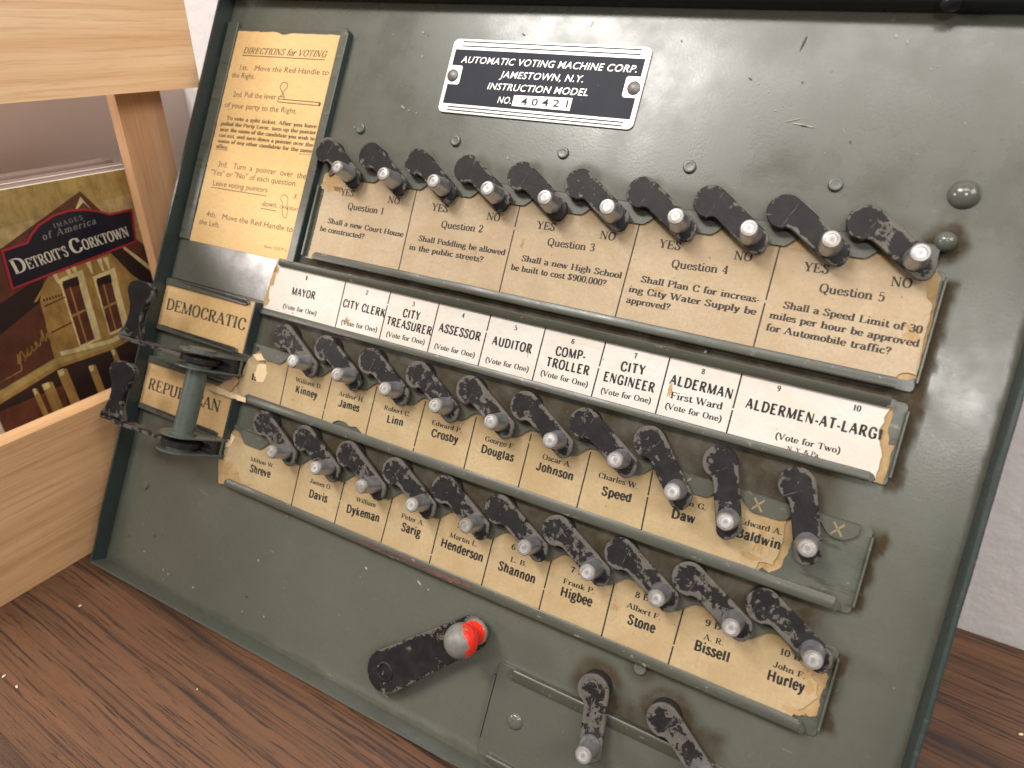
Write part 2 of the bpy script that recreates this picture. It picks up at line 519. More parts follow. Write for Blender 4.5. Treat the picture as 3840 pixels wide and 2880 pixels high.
# ------------------------------------------------------------------ mesh helpers
class MB:
    """collects verts / faces (pitch units) and links them as ONE mesh object"""
    def __init__(self):
        self.v, self.f, self.m, self.e = [], [], [], []

    def add(self, verts, faces, mi=0, edge=None):
        o = len(self.v)
        self.v += [tuple(p) for p in verts]
        self.f += [tuple(i + o for i in f) for f in faces]
        self.m += [mi] * len(faces)
        self.e += list(edge) if edge is not None else [0.0] * len(verts)

    def box(self, x0, x1, y0, y1, z0, z1, mi=0, bev=0.0):
        self.prism([(x0, y0), (x1, y0), (x1, y1), (x0, y1)], z0, z1, bev, mi)

    def prism(self, poly, z0, z1, bev=0.0, mi=0, rings=(), mi_side=None):
        """poly (x, y) counter-clockwise, extruded z0..z1 with a chamfered top; rings = extra insets for wear"""
        if area2(poly) < 0:
            poly = poly[::-1]
        n = len(poly)
        lv = [(poly, z0, 1.0)]
        if bev > 0:
            lv.append((poly, z1 - bev, 1.0))
            lv.append((inset(poly, bev), z1, 1.0))
        else:
            lv.append((poly, z1, 1.0))
        for d, ev in rings:
            lv.append((inset(poly, bev + d), z1, ev))
        vs, ed = [], []
        for pl, z, ev in lv:
            vs += [(x, y, z) for x, y in pl]
            ed += [ev] * n
        fs = []
        for k in range(len(lv) - 1):
            for i in range(n):
                j = (i + 1) % n
                fs.append((k * n + i, k * n + j, (k + 1) * n + j, (k + 1) * n + i))
        ns = len(fs)
        fs.append(tuple((len(lv) - 1) * n + i for i in range(n)))
        fs.append(tuple(reversed(range(n))))
        self.add(vs, fs, mi, ed)
        if mi_side is not None:
            for q in range(len(self.m) - len(fs), len(self.m) - len(fs) + ns):
                self.m[q] = mi_side

    def sweep(self, prof, x0, x1, mi=0, nx=1, wob=0.0):
        """closed profile [(y, z)] swept along x"""
        n = len(prof)
        vs = []
        for k in range(nx + 1):
            x = x0 + (x1 - x0) * k / nx
            dz = wob * noise.noise((x * 1.7, prof[0][0], 3.1)) if wob else 0
            vs += [(x, y + dz * 0.6, z + dz) for y, z in prof]
        fs = []
        for k in range(nx):
            for i in range(n):
                j = (i + 1) % n
                fs.append((k * n + i, (k + 1) * n + i, (k + 1) * n + j, k * n + j))
        fs.append(tuple(range(n)))
        fs.append(tuple(nx * n + i for i in reversed(range(n))))
        self.add(vs, fs, mi)

    def lathe(self, prof, n=24, axis='Z', c=(0, 0, 0), mi=0, mis=None, edge=None):
        """prof [(r, h)] from base to tip, turned about an axis through c"""
        vs, ed, fs = [], [], []
        for q, (r, h) in enumerate(prof):
            for i in range(n):
                a = 2 * math.pi * i / n
                x, y = r * math.cos(a), r * math.sin(a)
                p = (x, y, h) if axis == 'Z' else ((y, h, x) if axis == 'Y' else (h, x, y))
                vs.append((p[0] + c[0], p[1] + c[1], p[2] + c[2]))
                ed.append(edge[q] if edge else 0.0)
        base = len(self.m)
        mm = []
        for k in range(len(prof) - 1):
            for i in range(n):
                j = (i + 1) % n
                fs.append((k * n + i, k * n + j, (k + 1) * n + j, (k + 1) * n + i))
                mm.append(mis[k] if mis else mi)
        fs.append(tuple((len(prof) - 1) * n + i for i in range(n)))
        mm.append(mis[-1] if mis else mi)
        fs.append(tuple(reversed(range(n))))
        mm.append(mi)
        self.add(vs, fs, 0, ed)
        self.m[base:] = mm

    def build(self, name, mats, parent=None, loc=(0, 0, 0), smooth=False, rotz=0.0, angle=40, edge=False):
        me = bpy.data.meshes.new(name)
        me.from_pydata([(x * S, y * S, z * S) for x, y, z in self.v], [], self.f)
        for m_ in (mats if isinstance(mats, (list, tuple)) else [mats]):
            me.materials.append(m_)
        me.polygons.foreach_set('material_index', self.m)
        bm = bmesh.new()
        bm.from_mesh(me)
        bmesh.ops.recalc_face_normals(bm, faces=bm.faces)
        bm.to_mesh(me)
        bm.free()
        if edge:
            a = me.attributes.new('edge', 'FLOAT', 'POINT')
            a.data.foreach_set('value', self.e)
        if smooth:
            me.polygons.foreach_set('use_smooth', [True] * len(me.polygons))
            me.set_sharp_from_angle(angle=math.radians(angle))
        o = bpy.data.objects.new(name, me)
        col.objects.link(o)
        if parent is not None:
            o.parent = parent
        o.location = Vector(loc) * S
        o.rotation_euler = (0, 0, rotz)
        return o


def area2(p):
    return sum(p[i][0] * p[(i + 1) % len(p)][1] - p[(i + 1) % len(p)][0] * p[i][1] for i in range(len(p)))


def inset(p, d):
    n = len(p)
    out = []
    for i in range(n):
        a, b, c = Vector(p[i - 1]), Vector(p[i]), Vector(p[(i + 1) % n])
        e1, e2 = (b - a), (c - b)
        if e1.length < 1e-9 or e2.length < 1e-9:
            out.append(tuple(b))
            continue
        e1.normalize()
        e2.normalize()
        n1, n2 = Vector((-e1.y, e1.x)), Vector((-e2.y, e2.x))
        k = n1 + n2
        if k.length < 0.2:
            k = n1
        k.normalize()
        s_ = d / max(0.5, k.dot(n1))
        out.append((b.x + k.x * s_, b.y + k.y * s_))
    return out


def rrect(x0, x1, y0, y1, r, seg=5):
    """rounded rectangle; r one radius or four (x0y0, x1y0, x1y1, x0y1)"""
    rr = r if hasattr(r, '__len__') else (r,) * 4
    pts = []
    for (cx, cy, a0), q in zip(((x0, y0, 180), (x1, y0, 270), (x1, y1, 0), (x0, y1, 90)), rr):
        sx_ = 1 if cx == x0 else -1
        sy_ = 1 if cy == y0 else -1
        if q <= 0:
            pts.append((cx, cy))
            continue
        ox, oy = cx + sx_ * q, cy + sy_ * q
        for k in range(seg + 1):
            a = math.radians(a0 + 90 * k / seg)
            pts.append((ox + q * math.cos(a), oy + q * math.sin(a)))
    return pts


def tag(o, label=None, cat=None, group=None, kind=None):
    for k, v in (('label', label), ('category', cat), ('group', group), ('kind', kind)):
        if v:
            o[k] = v
    return o


# ------------------------------------------------------------------ lettering
TXT = {}


def sans_mesh(s, offset=0.0, shear=0.0, space=1.0):
    key = (s, offset, shear, space)
    if key in TXT:
        return TXT[key]
    c = bpy.data.curves.new('lettering', 'FONT')
    c.body = s
    c.size = 1.0
    c.offset = offset
    c.shear = shear
    c.space_character = space
    c.resolution_u = 3
    o = bpy.data.objects.new('lettering', c)
    col.objects.link(o)
    dg = bpy.context.evaluated_depsgraph_get()
    me = bpy.data.meshes.new_from_object(o.evaluated_get(dg))
    vs = [(v.co.x, v.co.y) for v in me.vertices]
    fs = [tuple(p.vertices) for p in me.polygons]
    bpy.data.objects.remove(o)
    bpy.data.curves.remove(c)
    bpy.data.meshes.remove(me)
    TXT[key] = (vs, fs)
    return vs, fs


CAPH = max(y for x, y in sans_mesh('H')[0])

# a small book serif drawn as pen strokes: T thick straight, t thin straight, C open curve, c closed curve, s serif, o dot
G = {}


def glyph(ch, adv, *st):
    G[ch] = (adv, st)


def Ts(*a): return ('T', a)
def ts(*a): return ('t', a)
def tk(*a): return ('k', a)
def C(*a): return ('C', a)
def cl(*a): return ('c', a)
def se(x, y, w=0.14): return ('s', (x, y, w))
def dot(x, y, r=0.085): return ('o', (x, y, r))


BOWL_B = C((.1, .97), (.36, .97), (.54, .9), (.56, .72), (.48, .57), (.3, .52), (.17, .52))
glyph('A', .78, ts(.07, 0, .36, 1), Ts(.36, 1, .66, 0), ts(.18, .35, .53, .35), se(.07, 0), se(.66, 0))
glyph('B', .72, Ts(.17, 0, .17, 1), BOWL_B, C((.3, .52), (.54, .46), (.62, .27), (.52, .08), (.34, .03), (.1, .03)), se(.15, 0, .1), se(.15, 1, .1))
glyph('C', .74, C((.64, .70), (.59, .88), (.42, .99), (.22, .88), (.13, .5), (.22, .12), (.42, .01), (.6, .1), (.67, .27)), tk(.64, .98, .64, .7))
glyph('D', .80, Ts(.17, 0, .17, 1), C((.08, .97), (.38, .97), (.6, .83), (.68, .5), (.6, .17), (.38, .03), (.08, .03)), se(.15, 0, .1), se(.15, 1, .1))
glyph('E', .72, Ts(.17, 0, .17, 1), ts(.06, .97, .6, .97), tk(.59, .98, .62, .74), ts(.17, .51, .46, .51), tk(.46, .63, .46, .39), ts(.06, .03, .62, .03), tk(.61, .02, .65, .28))
glyph('F', .68, Ts(.17, 0, .17, 1), ts(.06, .97, .6, .97), tk(.59, .98, .62, .74), ts(.17, .51, .46, .51), tk(.46, .63, .46, .39), se(.17, 0))
glyph('G', .82, C((.64, .70), (.59, .88), (.42, .99), (.22, .88), (.13, .5), (.22, .12), (.42, .01), (.6, .08), (.66, .2)), tk(.64, .98, .64, .7), Ts(.66, .04, .66, .42), ts(.46, .42, .74, .42))
glyph('H', .86, Ts(.17, 0, .17, 1), Ts(.68, 0, .68, 1), ts(.17, .51, .68, .51), se(.17, 0), se(.17, 1), se(.68, 0), se(.68, 1))
glyph('I', .38, Ts(.19, 0, .19, 1), se(.19, 0), se(.19, 1))
glyph('J', .54, C((.36, 1), (.36, .3), (.3, .06), (.16, 0), (.06, .1), (.08, .22)), se(.36, 1))
glyph('K', .82, Ts(.17, 0, .17, 1), ts(.17, .38, .62, 1), Ts(.34, .58, .67, 0), se(.17, 0), se(.17, 1), se(.62, 1, .11), se(.67, 0))
glyph('L', .68, Ts(.17, 0, .17, 1), ts(.06, .03, .6, .03), tk(.59, .02, .63, .32), se(.17, 1))
glyph('M', .98, ts(.13, 0, .13, 1), Ts(.13, 1, .47, .03), ts(.47, .03, .80, 1), Ts(.81, 0, .81, 1), se(.13, 0), se(.10, 1, .1), se(.81, 0), se(.83, 1, .1))
glyph('N', .86, ts(.14, 0, .14, 1), Ts(.14, 1, .68, 0), ts(.68, 0, .68, 1), se(.14, 0), se(.1, 1, .1), se(.68, 1))
glyph('O', .80, cl((.39, 1), (.17, .86), (.1, .5), (.17, .14), (.39, 0), (.61, .14), (.68, .5), (.61, .86)))
glyph('P', .68, Ts(.17, 0, .17, 1), C((.1, .97), (.38, .97), (.57, .88), (.6, .72), (.54, .55), (.38, .47), (.17, .47)), se(.17, 0), se(.15, 1, .1))
glyph('Q', .80, cl((.39, 1), (.17, .86), (.1, .5), (.17, .14), (.39, 0), (.61, .14), (.68, .5), (.61, .86)), C((.34, .2), (.48, .1), (.58, -.16), (.74, -.18)))
glyph('R', .78, Ts(.17, 0, .17, 1), C((.1, .97), (.36, .97), (.54, .9), (.57, .73), (.5, .57), (.34, .5), (.17, .5)), Ts(.38, .5, .6, .04), ts(.6, .03, .74, .03), se(.17, 0), se(.15, 1, .1))
glyph('S', .62, C((.5, .75), (.46, .93), (.3, .99), (.15, .9), (.13, .73), (.28, .57), (.44, .43), (.5, .25), (.42, .06), (.26, .01), (.12, .1), (.08, .28)), tk(.51, .98, .51, .73), tk(.08, .02, .08, .28))
glyph('T', .72, Ts(.35, 0, .35, 1), ts(.06, .97, .64, .97), tk(.06, .98, .05, .72), tk(.64, .98, .65, .72), se(.35, 0))
glyph('U', .82, C((.18, 1), (.18, .3), (.26, .06), (.42, .01), (.58, .08), (.65, .3), (.65, 1)), se(.18, 1), se(.65, 1))
glyph('V', .78, Ts(.1, 1, .38, 0), ts(.38, 0, .66, 1), se(.1, 1), se(.66, 1))
glyph('W', 1.08, Ts(.08, 1, .33, 0), ts(.33, 0, .53, .95), Ts(.53, .95, .76, 0), ts(.76, 0, .98, 1), se(.1, 1), se(.5, 1, .1), se(.98, 1, .11))
glyph('X', .78, Ts(.12, 1, .64, 0), ts(.1, 0, .62, 1), se(.1, 0), se(.64, 0), se(.12, 1), se(.62, 1))
glyph('Y', .74, Ts(.08, 1, .36, .45), ts(.36, .45, .62, 1), Ts(.36, 0, .36, .48), se(.36, 0), se(.09, 1), se(.62, 1, .12))
AB = C((.1, .5), (.16, .62), (.28, .66), (.38, .6), (.41, .45), (.41, .12), (.46, .03), (.54, .06))
glyph('a', .56, AB, C((.4, .4), (.2, .34), (.1, .2), (.14, .05), (.26, .02), (.4, .14)))
glyph('b', .58, Ts(.14, 0, .14, 1.02), C((.14, .48), (.25, .63), (.38, .62), (.48, .48), (.48, .2), (.38, .04), (.25, .03), (.14, .16)), se(.1, 1.02, .09))
glyph('c', .5, C((.42, .5), (.36, .63), (.24, .65), (.12, .5), (.09, .32), (.14, .12), (.26, .01), (.38, .06), (.45, .17)))
glyph('d', .6, Ts(.44, 0, .44, 1.02), C((.44, .48), (.33, .63), (.2, .62), (.1, .48), (.1, .2), (.2, .04), (.33, .03), (.44, .16)), se(.4, 1.02, .09), se(.49, 0, .08))
glyph('e', .52, C((.1, .36), (.44, .36), (.42, .52), (.34, .63), (.22, .64), (.12, .52), (.09, .32), (.14, .12), (.26, .01), (.38, .06), (.45, .17)))
glyph('f', .38, C((.40, .90), (.34, 1.02), (.24, 1.0), (.18, .86), (.18, .4), (.18, 0)), ts(.05, .64, .35, .64), se(.18, 0, .13))
glyph('g', .54, cl((.26, .66), (.13, .58), (.11, .42), (.2, .29), (.32, .29), (.41, .42), (.39, .58)), C((.16, .3), (.1, .2), (.14, .12), (.36, .08), (.46, -.03), (.42, -.2), (.24, -.27), (.08, -.2), (.06, -.08), (.16, .04)), ts(.4, .58, .52, .66))
glyph('h', .64, Ts(.14, 0, .14, 1.02), C((.14, .44), (.26, .61), (.38, .64), (.47, .54), (.48, .35), (.48, 0)), se(.14, 0), se(.48, 0), se(.1, 1.02, .09))
glyph('i', .31, Ts(.15, 0, .15, .66), se(.15, 0), se(.11, .66, .09), dot(.15, .92))
glyph('j', .3, C((.17, .66), (.17, 0), (.12, -.22), (.0, -.26)), se(.13, .66, .09), dot(.17, .9))
glyph('k', .6, Ts(.14, 0, .14, 1.02), ts(.14, .24, .44, .64), Ts(.25, .38, .48, 0), se(.14, 0), se(.1, 1.02, .09), se(.5, 0, .11), se(.45, .66, .1))
glyph('l', .31, Ts(.15, 0, .15, 1.02), se(.15, 0), se(.11, 1.02, .09))
glyph('m', .94, Ts(.14, 0, .14, .66), C((.14, .44), (.25, .61), (.36, .64), (.45, .54), (.46, .35), (.46, 0)), C((.46, .44), (.57, .61), (.68, .64), (.77, .54), (.78, .35), (.78, 0)), se(.14, 0), se(.46, 0), se(.78, 0), se(.1, .66, .09))
glyph('n', .64, Ts(.14, 0, .14, .66), C((.14, .44), (.26, .61), (.38, .64), (.47, .54), (.48, .35), (.48, 0)), se(.14, 0), se(.48, 0), se(.1, .66, .09))
glyph('o', .54, cl((.27, .66), (.13, .56), (.09, .33), (.13, .1), (.27, 0), (.41, .1), (.45, .33), (.41, .56)))
glyph('p', .58, Ts(.14, -.3, .14, .66), C((.14, .48), (.25, .63), (.38, .62), (.48, .48), (.48, .2), (.38, .04), (.25, .03), (.14, .16)), se(.1, .66, .09), se(.14, -.3))
glyph('q', .58, Ts(.44, -.3, .44, .66), C((.44, .48), (.33, .63), (.2, .62), (.1, .48), (.1, .2), (.2, .04), (.33, .03), (.44, .16)), se(.44, -.3))
glyph('r', .46, Ts(.14, 0, .14, .66), C((.14, .42), (.22, .58), (.32, .65), (.40, .60)), dot(.40, .57, .07), se(.14, 0), se(.1, .66, .09))
glyph('s', .44, C((.34, .50), (.30, .63), (.2, .65), (.11, .57), (.13, .43), (.28, .32), (.36, .2), (.31, .05), (.2, .01), (.1, .06), (.07, .2)))
glyph('t', .38, C((.18, .86), (.18, .4), (.18, .14), (.25, .02), (.33, .04), (.38, .14)), ts(.05, .64, .35, .64))
glyph('u', .64, C((.14, .66), (.14, .22), (.2, .04), (.3, .01), (.4, .08), (.48, .22)), Ts(.48, 0, .48, .66), se(.1, .66, .09), se(.44, .66, .09), se(.53, 0, .08))
glyph('v', .56, Ts(.08, .66, .27, 0), ts(.27, 0, .46, .66), se(.09, .66), se(.46, .66, .11))
glyph('w', .80, Ts(.07, .66, .24, 0), ts(.24, 0, .39, .62), Ts(.39, .62, .55, 0), ts(.55, 0, .71, .66), se(.08, .66), se(.37, .66, .09), se(.71, .66, .1))
glyph('x', .56, Ts(.1, .66, .46, 0), ts(.08, 0, .44, .66), se(.08, 0, .1), se(.46, 0, .11), se(.1, .66, .11), se(.44, .66, .1))
glyph('y', .56, Ts(.08, .66, .28, .02), C((.46, .66), (.3, .1), (.2, -.2), (.1, -.27), (.05, -.2)), se(.09, .66), se(.46, .66, .11))
glyph('z', .5, ts(.08, .62, .42, .62), Ts(.42, .62, .08, .03), ts(.08, .03, .44, .03))
glyph('0', .58, cl((.29, 1), (.14, .86), (.1, .5), (.14, .14), (.29, 0), (.44, .14), (.48, .5), (.44, .86)))
glyph('1', .46, Ts(.24, 0, .24, 1), ts(.1, .86, .24, .98), se(.24, 0, .15))
glyph('2', .58, C((.12, .74), (.16, .93), (.3, .99), (.44, .9), (.46, .7), (.34, .42), (.1, .06)), Ts(.09, .05, .48, .05), ts(.47, .04, .5, .24))
glyph('3', .56, C((.1, .82), (.2, .98), (.36, .96), (.44, .78), (.38, .6), (.22, .53)), C((.22, .53), (.42, .46), (.48, .26), (.4, .06), (.24, .01), (.09, .16)))
glyph('4', .58, ts(.36, 1, .06, .3), ts(.06, .29, .52, .29), Ts(.37, 0, .37, 1), se(.37, 0, .12))
glyph('5', .56, ts(.14, .97, .45, .97), ts(.15, .98, .12, .52), C((.12, .52), (.26, .64), (.42, .56), (.47, .32), (.4, .08), (.24, .01), (.09, .14)))
glyph('6', .58, C((.44, .86), (.32, .98), (.16, .8), (.1, .45), (.14, .12), (.29, .01), (.44, .12), (.47, .32), (.4, .54), (.27, .57), (.12, .42)))
glyph('7', .54, Ts(.08, .96, .47, .96), C((.47, .96), (.3, .5), (.22, 0)), ts(.08, .97, .07, .74))
glyph('8', .58, cl((.29, 1), (.15, .9), (.14, .7), (.29, .54), (.43, .7), (.42, .9)), cl((.29, .54), (.12, .4), (.1, .2), (.18, .03), (.29, 0), (.4, .03), (.48, .2), (.45, .4)))
glyph('9', .58, C((.14, .14), (.26, .02), (.42, .2), (.48, .55), (.44, .88), (.29, .99), (.14, .88), (.11, .68), (.18, .46), (.31, .43), (.46, .58)))
glyph('.', .28, dot(.13, .07))
glyph(',', .28, dot(.13, .07), ts(.17, .06, .08, -.16))
glyph(':', .3, dot(.15, .08), dot(.15, .56))
glyph('!', .3, Ts(.15, .3, .15, 1), dot(.15, .07))
glyph('?', .48, C((.08, .74), (.12, .93), (.24, .99), (.37, .9), (.38, .72), (.26, .52), (.22, .3)), dot(.22, .07))
glyph('-', .36, C((.04, .32), (.32, .32)))
glyph('(', .34, C((.3, 1.08), (.14, .78), (.1, .4), (.14, .02), (.3, -.26)))
glyph(')', .34, C((.06, 1.08), (.22, .78), (.26, .4), (.22, .02), (.06, -.26)))
glyph('$', .6, C((.47, .75), (.42, .9), (.29, .95), (.15, .86), (.14, .7), (.28, .56), (.42, .42), (.48, .25), (.4, .09), (.26, .05), (.13, .12), (.09, .28)), ts(.29, -.1, .29, 1.1))
glyph('&', .84, C((.74, .52), (.6, .2), (.4, .02), (.18, .04), (.1, .22), (.2, .44), (.4, .62), (.44, .84), (.33, .98), (.22, .88), (.24, .66), (.46, .3), (.72, .02)))
glyph("'", .26, ts(.14, 1, .1, .74))
glyph(' ', .36)


def catmull(p, closed, k=5):
    out = []
    n = len(p)
    for i in range(n if closed else n - 1):
        if closed:
            a, b, c_, d = p[(i - 1) % n], p[i], p[(i + 1) % n], p[(i + 2) % n]
        else:
            a, b, c_, d = p[max(i - 1, 0)], p[i], p[i + 1], p[min(i + 2, n - 1)]
        for q in range(k):
            t = q / k
            out.append(tuple(0.5 * ((2 * b[j]) + (c_[j] - a[j]) * t + (2 * a[j] - 5 * b[j] + 4 * c_[j] - d[j]) * t * t
                                    + (3 * b[j] - a[j] - 3 * c_[j] + d[j]) * t ** 3) for j in (0, 1)))
    if not closed:
        out.append(p[-1])
    return out


def serif_mesh(s, thick=0.160, thin=0.066, shear=0.0, space=0.0, gothic=False):
    key = (s, thick, thin, shear, space, gothic)
    if key in TXT:
        return TXT[key]
    vs, fs = [], []

    def ribbon(pts, closed, fixed=None):
        n = len(pts)
        o = len(vs)
        for i in range(n):
            a = pts[i - 1] if (closed or i) else pts[i]
            b = pts[(i + 1) % n] if (closed or i < n - 1) else pts[i]
            dx, dy = b[0] - a[0], b[1] - a[1]
            l = math.hypot(dx, dy) or 1
            dx, dy = dx / l, dy / l
            w = fixed if fixed else thin + (thick - thin) * abs(dy) ** 1.6
            vs.append((pts[i][0] - dy * w / 2, pts[i][1] + dx * w / 2))
            vs.append((pts[i][0] + dy * w / 2, pts[i][1] - dx * w / 2))
        for i in range(n if closed else n - 1):
            j = (i + 1) % n
            fs.append((o + 2 * i, o + 2 * i + 1, o + 2 * j + 1, o + 2 * j))

    x = 0.0
    for ch in s:
        adv, st = G.get(ch, G['-'])
        b0 = len(vs)
        if gothic:      # same skeletons without serifs, wider and with a tall x-height
            adv *= 1.4

            def gy(y):
                return y * .755 / .66 if 0 < y <= .66 and ch.islower() else (.755 + (y - .66) * .68 if y > .66 and ch.islower() else y)
            st = [(k, tuple(((q[0] * 1.4, gy(q[1])) if hasattr(q, '__len__') else (q * 1.4 if i_ % 2 == 0 else gy(q))) for i_, q in enumerate(a)) if k != 'o'
                   else (a[0] * 1.4, a[1] + (.07 if a[1] > .5 else 0), .13)) for k, a in st if k not in 'sk']
        for k, a in st:
            if k == 'T':
                ribbon([(a[0], a[1]), (a[2], a[3])], False, thick)
            elif k in 'tk':
                ribbon([(a[0], a[1]), (a[2], a[3])], False, thin)
            elif k == 'C':
                ribbon(catmull(list(a), False), False)
            elif k == 'c':
                ribbon(catmull(list(a), True), True)
            elif k == 's':
                d = 1 if a[1] < 0.3 else -1
                ribbon([(a[0] - a[2], a[1] + d * thin / 2), (a[0] + a[2], a[1] + d * thin / 2)], False, thin)
            elif k == 'o':
                o = len(vs)
                vs.extend((a[0] + a[2] * math.cos(q * math.pi / 4), a[1] + a[2] * math.sin(q * math.pi / 4)) for q in range(8))
                fs.append(tuple(range(o, o + 8)))
        for q in range(b0, len(vs)):
            vx, vy = vs[q]
            vs[q] = (vx + x + vy * shear, vy)
        x += adv + space
    TXT[key] = (vs, fs)
    return vs, fs


FONT = {
    'serif': lambda s: (serif_mesh(s, 0.178, 0.082), 1.0),
    'serifb': lambda s: (serif_mesh(s, 0.205, 0.098), 1.0),
    'spaced': lambda s: (serif_mesh(s, 0.140, 0.065, 0.0, 0.22), 1.0),
    'spacedi': lambda s: (serif_mesh(s, 0.135, 0.065, 0.18, 0.14), 1.0),
    'serifi': lambda s: (serif_mesh(s, 0.150, 0.075, 0.22), 1.0),
    'gothic': lambda s: (serif_mesh(s, 0.325, 0.175, 0.0, 0.07, True), 1.0),
    'sans': lambda s: (sans_mesh(s), CAPH),
    'exti': lambda s: (sans_mesh(s, 0.008, 0.2, 1.06), CAPH),
    'thin': lambda s: (sans_mesh(s, 0.012), CAPH),
}


def write(mb, font, s, u0, v0, u1, v1, cap, z, mi, org=(0, 0)):
    """lay a line of type on a card: baseline (u0,v0)-(u1,v1), v down"""
    (vs, fs), ch = FONT[font](s)
    if not vs:
        return
    xa, xb = min(p[0] for p in vs), max(p[0] for p in vs)
    d = Vector((u1 - u0, -(v1 - v0)))
    sx_ = d.length / (xb - xa)
    d.normalize()
    sy_ = cap / ch
    up = Vector((-d.y, d.x))
    out = []
    for x, y in vs:
        p = Vector((u0, -v0)) + d * ((x - xa) * sx_) + up * (y * sy_)
        out.append((p.x - org[0], p.y - org[1], z))
    mb.add(out, fs, mi)


def rule(mb, u0, v0, u1, v1, w, z, mi, org=(0, 0), gaps=()):
    a, b = Vector((u0, -v0)), Vector((u1, -v1))
    d = (b - a).normalized()
    n = Vector((-d.y, d.x)) * w / 2
    L = (b - a).length
    cuts = [0.0] + [x for g in gaps for x in g] + [1.0]
    for i in range(0, len(cuts), 2):
        p, q = a + d * L * cuts[i], a + d * L * cuts[i + 1]
        mb.add([(r.x - org[0], r.y - org[1], z) for r in (p - n, q - n, q + n, p + n)], [(0, 1, 2, 3)], mi)


def ragged(pts, amp, step=0.05, seed=0, keep=()):
    """polyline densified with a torn-paper wobble; keep = indices of straight segments"""
    out = []
    n = len(pts)
    for i in range(n):
        a, b = Vector(pts[i]), Vector(pts[(i + 1) % n])
        L = (b - a).length
        k = max(1, int(L / step)) if i not in keep else 1
        nn = Vector((-(b - a).y, (b - a).x)).normalized() if L else Vector((0, 0))
        for q in range(k):
            p = a.lerp(b, q / k)
            if q and i not in keep:
                p = p + nn * amp * (noise.noise((p.x * 7 + seed, p.y * 7, seed)) + 0.6 * noise.noise((p.x * 19, p.y * 19 + seed, 1.7)))
            out.append((p.x, p.y))
    return out


